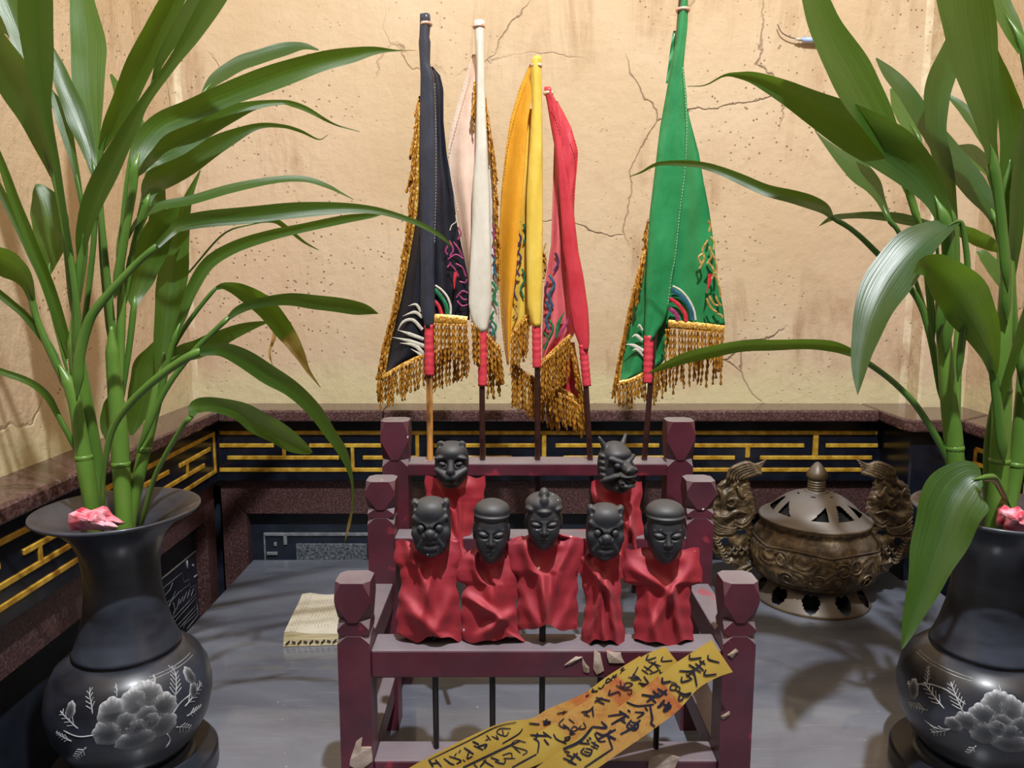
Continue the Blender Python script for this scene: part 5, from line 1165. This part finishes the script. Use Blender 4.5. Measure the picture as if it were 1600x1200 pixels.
leaf(D, [(1345, 560, 9), (1325, 549, 14), (1300, 541, 17), (1260, 538, 16), (1210, 539, 17), (1160, 541, 18), (1110, 550, 19), (1070, 560, 17), (1036, 573, 10), (1012, 584, 1)], .735, .86, (-.6, -.6), .12, [(1500, 775, 20, .742), (1488, 730, 15), (1462, 682, 11), (1430, 632, 10), (1390, 592, 9), (1345, 560, 9)])
leaf(D, [(1390, 345, 8), (1376, 312, 15), (1360, 285, 31), (1335, 262, 35), (1306, 238, 17), (1280, 212, 4), (1272, 200, 1)], .80, .86, (1.0, .8), .1, [(1450, 500, 7), (1408, 372, 7), (1390, 345, 8)])
leaf(D, [(1456, 352, 12), (1410, 342, 17), (1370, 337, 13), (1330, 337, 9), (1300, 341, 8), (1280, 353, 1)], .80, .88, (.9, .9), .1, [(1480, 480, 6), (1478, 380, 6), (1456, 352, 8)])
leaf(D, [(1438, 222, 8), (1420, 190, 27), (1405, 164, 25), (1393, 138, 6)], .80, .87, (.8, .8), .08, [(1466, 420, 5), (1458, 300, 5), (1438, 222, 6)])
leaf(D, [(1498, 346, 8), (1480, 354, 24), (1452, 368, 46), (1420, 395, 68), (1387, 440, 72), (1362, 490, 58), (1349, 540, 38), (1342, 582, 22), (1340, 617, 1)], .70, .64, (1.0, .5), .12, [(1500, 560, 12), (1512, 440, 10), (1506, 365, 9), (1498, 346, 8)])
leaf(D, [(1484, 352, 26), (1478, 300, 33), (1472, 250, 31), (1463, 200, 32), (1464, 150, 42), (1478, 100, 38), (1482, 60, 8), (1484, 45, 2)], .725, .75, (.4, .4), .16, [(1480, 520, 18), (1488, 420, 22), (1484, 352, 24)])
E_ = thing('leafy_stalk', tuple(W(1556, 800, .74)), 'thick green leafy stalk in the middle of the right vase', 'plant', GR)
stem(E_, [(1550, 850, 26, .748), (1557, 790, 27, .74), (1561, 740, 28, .738), (1565, 650, 27, .738), (1567, 560, 25, .738), (1571, 470, 20, .738), (1573, 400, 17, .738), (1566, 330, 14, .738)]); node(E_, 1562, 720, 28, .738); node(E_, 1566, 610, 26, .738)
leaf(E_, [(1552, 255, 18), (1546, 220, 25), (1541, 185, 38), (1534, 150, 55), (1525, 100, 73), (1516, 50, 83), (1508, 0, 88), (1500, -60, 74), (1490, -120, 40), (1484, -160, 3)], .70, .64, (.4, .3), .14, [(1571, 420, 16), (1562, 320, 16), (1552, 255, 17)])
leaf(E_, [(1560, 350, 20), (1546, 322, 29), (1521, 290, 41), (1490, 250, 43), (1456, 205, 35), (1421, 151, 29), (1391, 116, 22), (1369, 91, 3)], .72, .78, (.4, .6), .16, [(1572, 470, 16), (1570, 400, 17), (1560, 350, 19)])
leaf(E_, [(1572, 295, 18), (1579, 245, 34), (1581, 190, 41), (1572, 140, 31), (1561, 92, 9), (1556, 70, 1)], .73, .72, (-.5, -.5), .14, [(1574, 420, 14), (1574, 340, 15), (1572, 295, 16)])
leaf(E_, [(1552, 585, 13), (1546, 548, 36), (1527, 502, 70), (1502, 460, 82), (1473, 430, 64), (1447, 418, 38), (1428, 426, 3)], .715, .655, (-.7, -.4), .12, [(1565, 690, 18), (1558, 630, 15), (1552, 585, 13)])
leaf(E_, [(1540, 228, 9), (1526, 200, 16), (1505, 170, 17), (1483, 150, 7), (1472, 142, 1)], .78, .82, (.5, .5), .14, [(1566, 400, 7), (1556, 290, 7), (1540, 228, 8)])
leaf(E_, [(1544, 272, 8), (1536, 256, 26), (1515, 240, 30), (1490, 234, 12), (1480, 232, 1)], .84, .87, (.9, .9), .08, [(1560, 400, 5), (1556, 320, 5), (1544, 272, 6)])
leaf(E_, [(1562, 388, 16), (1535, 376, 24), (1505, 362, 20), (1480, 352, 4)], .80, .82, (-.9, -.9), .1)
leaf(E_, [(1568, 450, 10), (1556, 424, 22), (1538, 400, 18), (1526, 392, 3)], .82, .85, (.8, .8), .1)
leaf(E_, [(1534, 746, 26), (1518, 750, 72), (1501, 768, 104), (1483, 802, 102), (1466, 850, 86), (1449, 900, 62), (1431, 950, 38), (1419, 985, 22), (1409, 1014, 2)], .66, .625, (.7, .2), .12, [(1562, 762, 10, .738), (1556, 751, 11), (1546, 746, 14)])
G_ = thing('leafy_stalk', tuple(W(1575, 800, .757)), 'green leafy stalk at the far right edge in the right vase', 'plant', GR)
stem(G_, [(1566, 850, 20, .76), (1575, 800, 21, .757), (1588, 730, 22, .757), (1596, 650, 22, .757), (1602, 560, 20, .757), (1604, 480, 18, .757)]); node(G_, 1588, 726, 22, .757)
stem(G_, [(1545, 800, 16, .77), (1546, 740, 18, .77), (1548, 690, 18, .77), (1556, 630, 14, .765), (1570, 580, 12, .762)], 'side_stem')
leaf(G_, [(1580, 430, 14), (1586, 380, 21), (1590, 320, 25), (1594, 260, 24), (1600, 200, 16), (1606, 150, 2)], .735, .70, (.4, .4), .16, [(1600, 600, 14), (1586, 520, 13), (1580, 430, 13)])
leaf(G_, [(1560, 640, 12), (1574, 590, 14), (1590, 540, 16), (1610, 480, 20), (1640, 420, 20), (1680, 380, 2)], .72, .68, (.3, .3), .25)
leaf(G_, [(1606, 470, 12), (1616, 400, 30), (1632, 320, 44), (1660, 240, 40), (1700, 180, 3)], .75, .74, (-.4, -.4), .14)
leaf(G_, [(1600, 80, 22), (1570, 20, 34), (1548, -30, 30), (1530, -80, 3)], .77, .80, (.3, .3), .14, [(1604, 400, 10), (1614, 220, 10), (1600, 80, 14)])
# crumpled red cloths tucked in the mouths of the vases
def crumple(label, outline, cx, cy, Y, seed, ctr):
    rnd = random.Random(seed); V = []; Fc = []; n, rg = len(outline), 6
    P = np.array(outline, float); c = np.array([cx, cy])
    for k in range(rg + 1):
        t = k / rg
        for i in range(n * 4):
            a, b = P[(i // 4) % n], P[(i // 4 + 1) % n]; f = (i % 4) / 4; e = a * (1 - f) + b * f
            q = c + (e - c) * t; q = q + np.array([rnd.uniform(-.8, .8), rnd.uniform(-.8, .8)]) * (0 < t < 1)
            V.append(W(q[0], q[1], Y - .014 * math.cos(t * math.pi / 2) - .004 * math.sin(5 * i / n + 3 * t) * math.sin(math.pi * t) - rnd.uniform(0, .002)))
    m = n * 4; Fc = grid_faces(rg + 1, m, True); V2 = [Vector(v) + Vector((0, .012, 0)) for v in V]; o = len(V)
    Fc += [[q + o for q in f[::-1]] for f in Fc]
    th = thing('crumpled_cloth', ctr, label, 'cloth', 'red cloths stuffed in the vase mouths')
    mk('folded_wad', V + V2, Fc, M['wad'], th, True)
M['wad'] = two('pink_red_cloth', (196, 52, 78), (238, 176, 190), 60, .55, bs=.4, detail=5)
crumple('crumpled pinkish red cloth in the mouth of the left vase', [(107, 803), (118, 798), (132, 803), (150, 796), (158, 798), (166, 810), (180, 819), (186, 824), (170, 828), (140, 829), (110, 829), (106, 815)], 142, 815, .712, 3, tuple(W(142, 828, .712)))
crumple('crumpled red cloth in the mouth of the right vase', [(1570, 800), (1582, 794), (1592, 800), (1604, 796), (1614, 806), (1616, 828), (1590, 831), (1568, 828)], 1592, 814, .718, 4, tuple(W(1592, 830, .718)))
# ------------------------------------------------------------------ yellow talisman strips with brush writing
def talisman(label, up, lo, Y0, k, bands, seed):
    n, c = 60, 9; a, b = spline(up, n), spline(lo, n); V, Tn = [], []
    for i in range(n):
        t = i / (n - 1)
        for j in range(c):
            u = j / (c - 1); q = a[i] * (1 - u) + b[i] * u
            p = WT(q[0], q[1], Y0, k); p = p + Vector((0, -.0003 * math.sin(math.pi * u) - .0002 * math.sin(t * 9 + seed) , 0)); V.append(p)
            s = 0
            for (t0, t1, v) in bands:
                if t0 <= t <= t1: s = max(s, v)
            Tn.append(s)
    m = n * c; g = grid_faces(n, c); V += [v + Vector((0, .0004, 0)) for v in V]
    th = thing('paper_talisman', tuple(V[0]), label, 'talisman', 'yellow paper talismans')
    mk('paper_strip', V, g + [[q + m for q in f[::-1]] for f in g], M['paper'], th, True, vals=Tn + Tn)
    return th
def brush(th, strokes, Y0, k, ox, oy, sc, wk=1.0):
    mb = MB()
    for st_ in strokes:
        w = st_[0] * wk; P = [(ox + x / sc, oy + y / sc) for x, y in st_[1:]]
        n = max(8, 4 * len(P)); q = spline(P, n); tg = np.gradient(q, axis=0); tg /= np.linalg.norm(tg, axis=1)[:, None] + 1e-9; V = []
        for i in range(n):
            t = i / (n - 1); ww = w * (.55 + .45 * math.sin(math.pi * (.15 + .7 * t)))
            for e in (-.5, 0, .5):
                V.append(WT(q[i][0] - tg[i][1] * ww * e, q[i][1] + tg[i][0] * ww * e, Y0 - .0009 - (.0001 if e == 0 else 0), k))
        mb.add(V, grid_faces(n, 3))
    o = mb.build('brush_writing', M['ink'], th); return o
K = .06
t3 = talisman('narrow yellow talisman strip lying under the two others on the rack front', [(1000, 1025), (950, 1056), (915, 1082), (880, 1098), (853, 1110), (830, 1123), (787, 1129), (740, 1148), (657, 1190), (600, 1224)],
              [(1016, 1045), (985, 1075), (950, 1105), (915, 1130), (885, 1152), (850, 1162), (800, 1172), (760, 1190), (690, 1236), (640, 1268)], .6695, K, [(.22, .30, 1.75), (.30, .50, 1.0)], 1)
t2 = talisman('yellow talisman strip with dense brush writing in the middle of the three', [(1039, 1010), (1002, 1027), (967, 1056), (941, 1077), (915, 1096), (888, 1113), (858, 1135), (815, 1157), (760, 1182), (700, 1206), (640, 1240)],
              [(1060, 1036), (1036, 1058), (1000, 1084), (972, 1110), (950, 1128), (924, 1148), (890, 1170), (846, 1192), (790, 1216), (740, 1246), (690, 1282)], .6635, K, [(.20, .28, 1.75), (.28, .52, 1.0)], 2)
t1 = talisman('foremost yellow talisman strip with bold brush characters, its end reaching the right post', [(1112, 1000), (1081, 1020), (1048, 1042), (1016, 1067), (985, 1091), (950, 1119), (924, 1139), (880, 1170), (838, 1200), (770, 1250)],
              [(1145, 1050), (1120, 1059), (1090, 1077), (1060, 1110), (1023, 1138), (974, 1172), (934, 1200), (890, 1228), (850, 1256), (800, 1292)], .6575, K, [(.27, .33, 1.75), (.33, .60, 1.0)], 3)
S1 = [(4, (1130, 185), (1135, 225), (1235, 215)), (4, (1295, 190), (1300, 230), (1395, 258)), (4, (1275, 320), (1262, 370), (1370, 362)), (5, (885, 390), (890, 435), (960, 425)),
      (4, (1215, 240), (1270, 275)), (4, (1180, 265), (1255, 330)), (4, (1120, 275), (1230, 345)), (4, (1260, 240), (1160, 330), (1035, 332)), (4, (1165, 325), (1195, 470)), (3, (1120, 330), (1180, 375)), (3, (1095, 360), (1155, 410)), (3, (1150, 345), (1100, 385)),
      (4, (1060, 385), (1060, 430), (1140, 410)),
      (3, (960, 430), (1010, 450), (1000, 500), (955, 495), (975, 455), (1040, 480), (1030, 530)), (4, (1000, 500), (1080, 540), (1140, 530), (1100, 560), (1050, 540), (1030, 590), (1060, 590), (1080, 555)),
      (5, (840, 490), (930, 545)), (5, (800, 510), (860, 565)), (5, (925, 500), (850, 560), (700, 545)), (5, (860, 530), (745, 610)), (5, (770, 560), (830, 620)), (6, (905, 590), (860, 650), (840, 650)), (6, (950, 610), (900, 690), (960, 650), (930, 630)), (4, (880, 620), (960, 660)),
      (4, (565, 610), (660, 645), (810, 632)), (5, (775, 640), (795, 760), (785, 800), (820, 830)), (4, (640, 700), (720, 710), (660, 755)), (4, (730, 655), (755, 690)),
      (4, (575, 680), (600, 700)), (5, (500, 690), (590, 750)), (4, (400, 735), (560, 715)), (5, (560, 735), (430, 810)), (4, (500, 765), (560, 800)), (4, (545, 760), (540, 800)), (5, (610, 770), (570, 830), (640, 860), (670, 810), (610, 790)), (5, (690, 770), (600, 850), (510, 900)), (4, (590, 810), (650, 845)),
      (5, (340, 785), (385, 840), (260, 830)), (6, (260, 835), (150, 960), (0, 1030)), (5, (430, 860), (370, 910), (290, 880)), (5, (470, 855), (300, 950)), (6, (370, 900), (470, 945)), (4, (400, 920), (440, 1025)), (4, (445, 1025), (190, 1195)), (4, (280, 890), (320, 960), (380, 960)),
      (4, (230, 925), (250, 945)), (4, (210, 945), (230, 965)), (4, (140, 975), (240, 985)), (4, (250, 965), (320, 1010)), (3, (245, 1000), (310, 1030)), (3, (285, 960), (270, 1030)), (4, (190, 1020), (160, 1060), (230, 1090), (255, 1040), (200, 1025)), (3, (185, 1050), (240, 1065)),
      (4, (10, 1050), (60, 1060)), (4, (30, 1080), (100, 1110)), (5, (90, 1070), (160, 1130)), (4, (130, 1065), (60, 1140)), (4, (0, 1110), (90, 1150)), (4, (40, 1140), (120, 1170))]
brush(t1, S1, .6575, K, 880, 990, 5.714, .76)
S1b = [(4, (1400, 1060), (1470, 1075)), (4, (1430, 1040), (1450, 1080)), (5, (1390, 1100), (1560, 1050)), (4, (1460, 1110), (1500, 1150)), (4, (1320, 1120), (1340, 1190)), (4, (1380, 1150), (1420, 1200)), (5, (1560, 970), (1200, 1150)), (4, (1500, 1090), (1540, 1140))]
S2 = [(3.5, (760, 185), (745, 235), (830, 212)), (3.5, (890, 205), (880, 245), (975, 240)), (3.5, (860, 320), (870, 350), (910, 345)), (3, (760, 250), (870, 290)), (3, (830, 245), (740, 330)), (3, (790, 250), (850, 320), (770, 360)), (3, (720, 290), (800, 340)), (3, (700, 320), (760, 360)),
      (3, (670, 295), (640, 350), (610, 410), (680, 400), (620, 360)), (3, (580, 390), (660, 395), (700, 420)), (4, (720, 380), (760, 450), (670, 440)), (3, (690, 450), (740, 480)), (3, (510, 420), (520, 470), (570, 480), (620, 450), (560, 440), (540, 500), (610, 500), (600, 540), (570, 530)), (3, (470, 460), (540, 500)),
      (4, (420, 500), (410, 545), (490, 520), (510, 550)), (4, (290, 570), (420, 600)), (4, (310, 600), (370, 630)), (4, (350, 570), (280, 610)), (4, (270, 650), (230, 690), (160, 700)), (4, (260, 660), (270, 740)), (3, (180, 720), (240, 740)), (3, (200, 690), (220, 740)),
      (3, (50, 760), (100, 800)), (3, (0, 820), (80, 870), (130, 850), (90, 830), (60, 900), (110, 890)), (3, (180, 790), (200, 840), (140, 850), (160, 820)), (3.5, (10, 930), (60, 920), (40, 950), (0, 960))]
brush(t2, S2, .6635, K, 880, 990, 5.714, .68)
S2b = [(4, (1250, 860), (1330, 920)), (5, (1130, 890), (1300, 900)), (5, (1200, 870), (1180, 940)), (4, (1160, 920), (1210, 960), (1200, 1060)), (5, (1260, 930), (1300, 980), (1280, 960)), (3, (1090, 960), (1000, 940), (960, 990), (1100, 1040), (1060, 1080)), (3, (980, 1010), (1040, 1060)),
       (3, (870, 1080), (950, 1060), (960, 1110)), (3, (880, 1110), (990, 1110)), (4, (760, 1100), (840, 1130)), (4, (800, 1140), (880, 1160), (900, 1120)), (4, (690, 1130), (790, 1190)), (4, (720, 1120), (660, 1190)), (4, (1190, 1070), (960, 1195)), (5, (1040, 940), (500, 1195)), (3, (600, 1160), (640, 1200)),
       (3, (1450, 730), (1400, 790), (1460, 830), (1440, 790), (1500, 830)), (3, (1470, 910), (1460, 930), (1500, 930), (1490, 905)), (4, (1350, 880), (1380, 930), (1470, 970)), (3, (1520, 850), (1540, 880), (1500, 860))]
brush(t2, S2b, .6635, K, 640, 1000, 6.0, .66)
S3 = [(4, (540, 300), (520, 325), (590, 322)), (3, (520, 340), (500, 380), (450, 390), (480, 360)), (3, (450, 370), (420, 420), (380, 440), (400, 400), (440, 420)), (3, (370, 450), (340, 490), (310, 480)), (4, (270, 490), (260, 515), (310, 510)), (3, (230, 545), (200, 560))]
brush(t3, S3, .6695, K, 880, 990, 5.714, .68)
S3b = [(3, (1380, 690), (1480, 670)), (3, (1450, 660), (1440, 700)), (5, (1290, 740), (1260, 790), (1320, 770), (1250, 760)), (4, (1120, 780), (1220, 790)), (3, (950, 830), (850, 830), (820, 870), (900, 900), (930, 860)), (3, (870, 840), (880, 890)), (3, (770, 900), (830, 930), (810, 890)), (3, (720, 890), (760, 940)), (3, (740, 930), (710, 940)),
       (5, (590, 950), (650, 980)), (5, (640, 1000), (720, 980), (700, 1020)), (4, (600, 990), (690, 1030)), (5, (510, 1010), (600, 1070)), (4, (560, 1040), (540, 1110), (590, 1090)), (3, (480, 1030), (460, 1060)), (3, (440, 1060), (420, 1090)), (3, (500, 1120), (520, 1140)), (4, (370, 1090), (480, 1130), (440, 1160)), (4, (320, 1110), (400, 1170)), (4, (360, 1150), (420, 1170)),
       (5, (180, 1120), (220, 1190)), (4, (200, 1160), (280, 1150)), (4, (240, 1120), (300, 1190)), (3, (1060, 830), (1020, 880), (870, 970)), (2.5, (1000, 770), (820, 810), (580, 930), (190, 1120))]
brush(t3, S3b, .6695, K, 640, 1000, 6.0, .66)
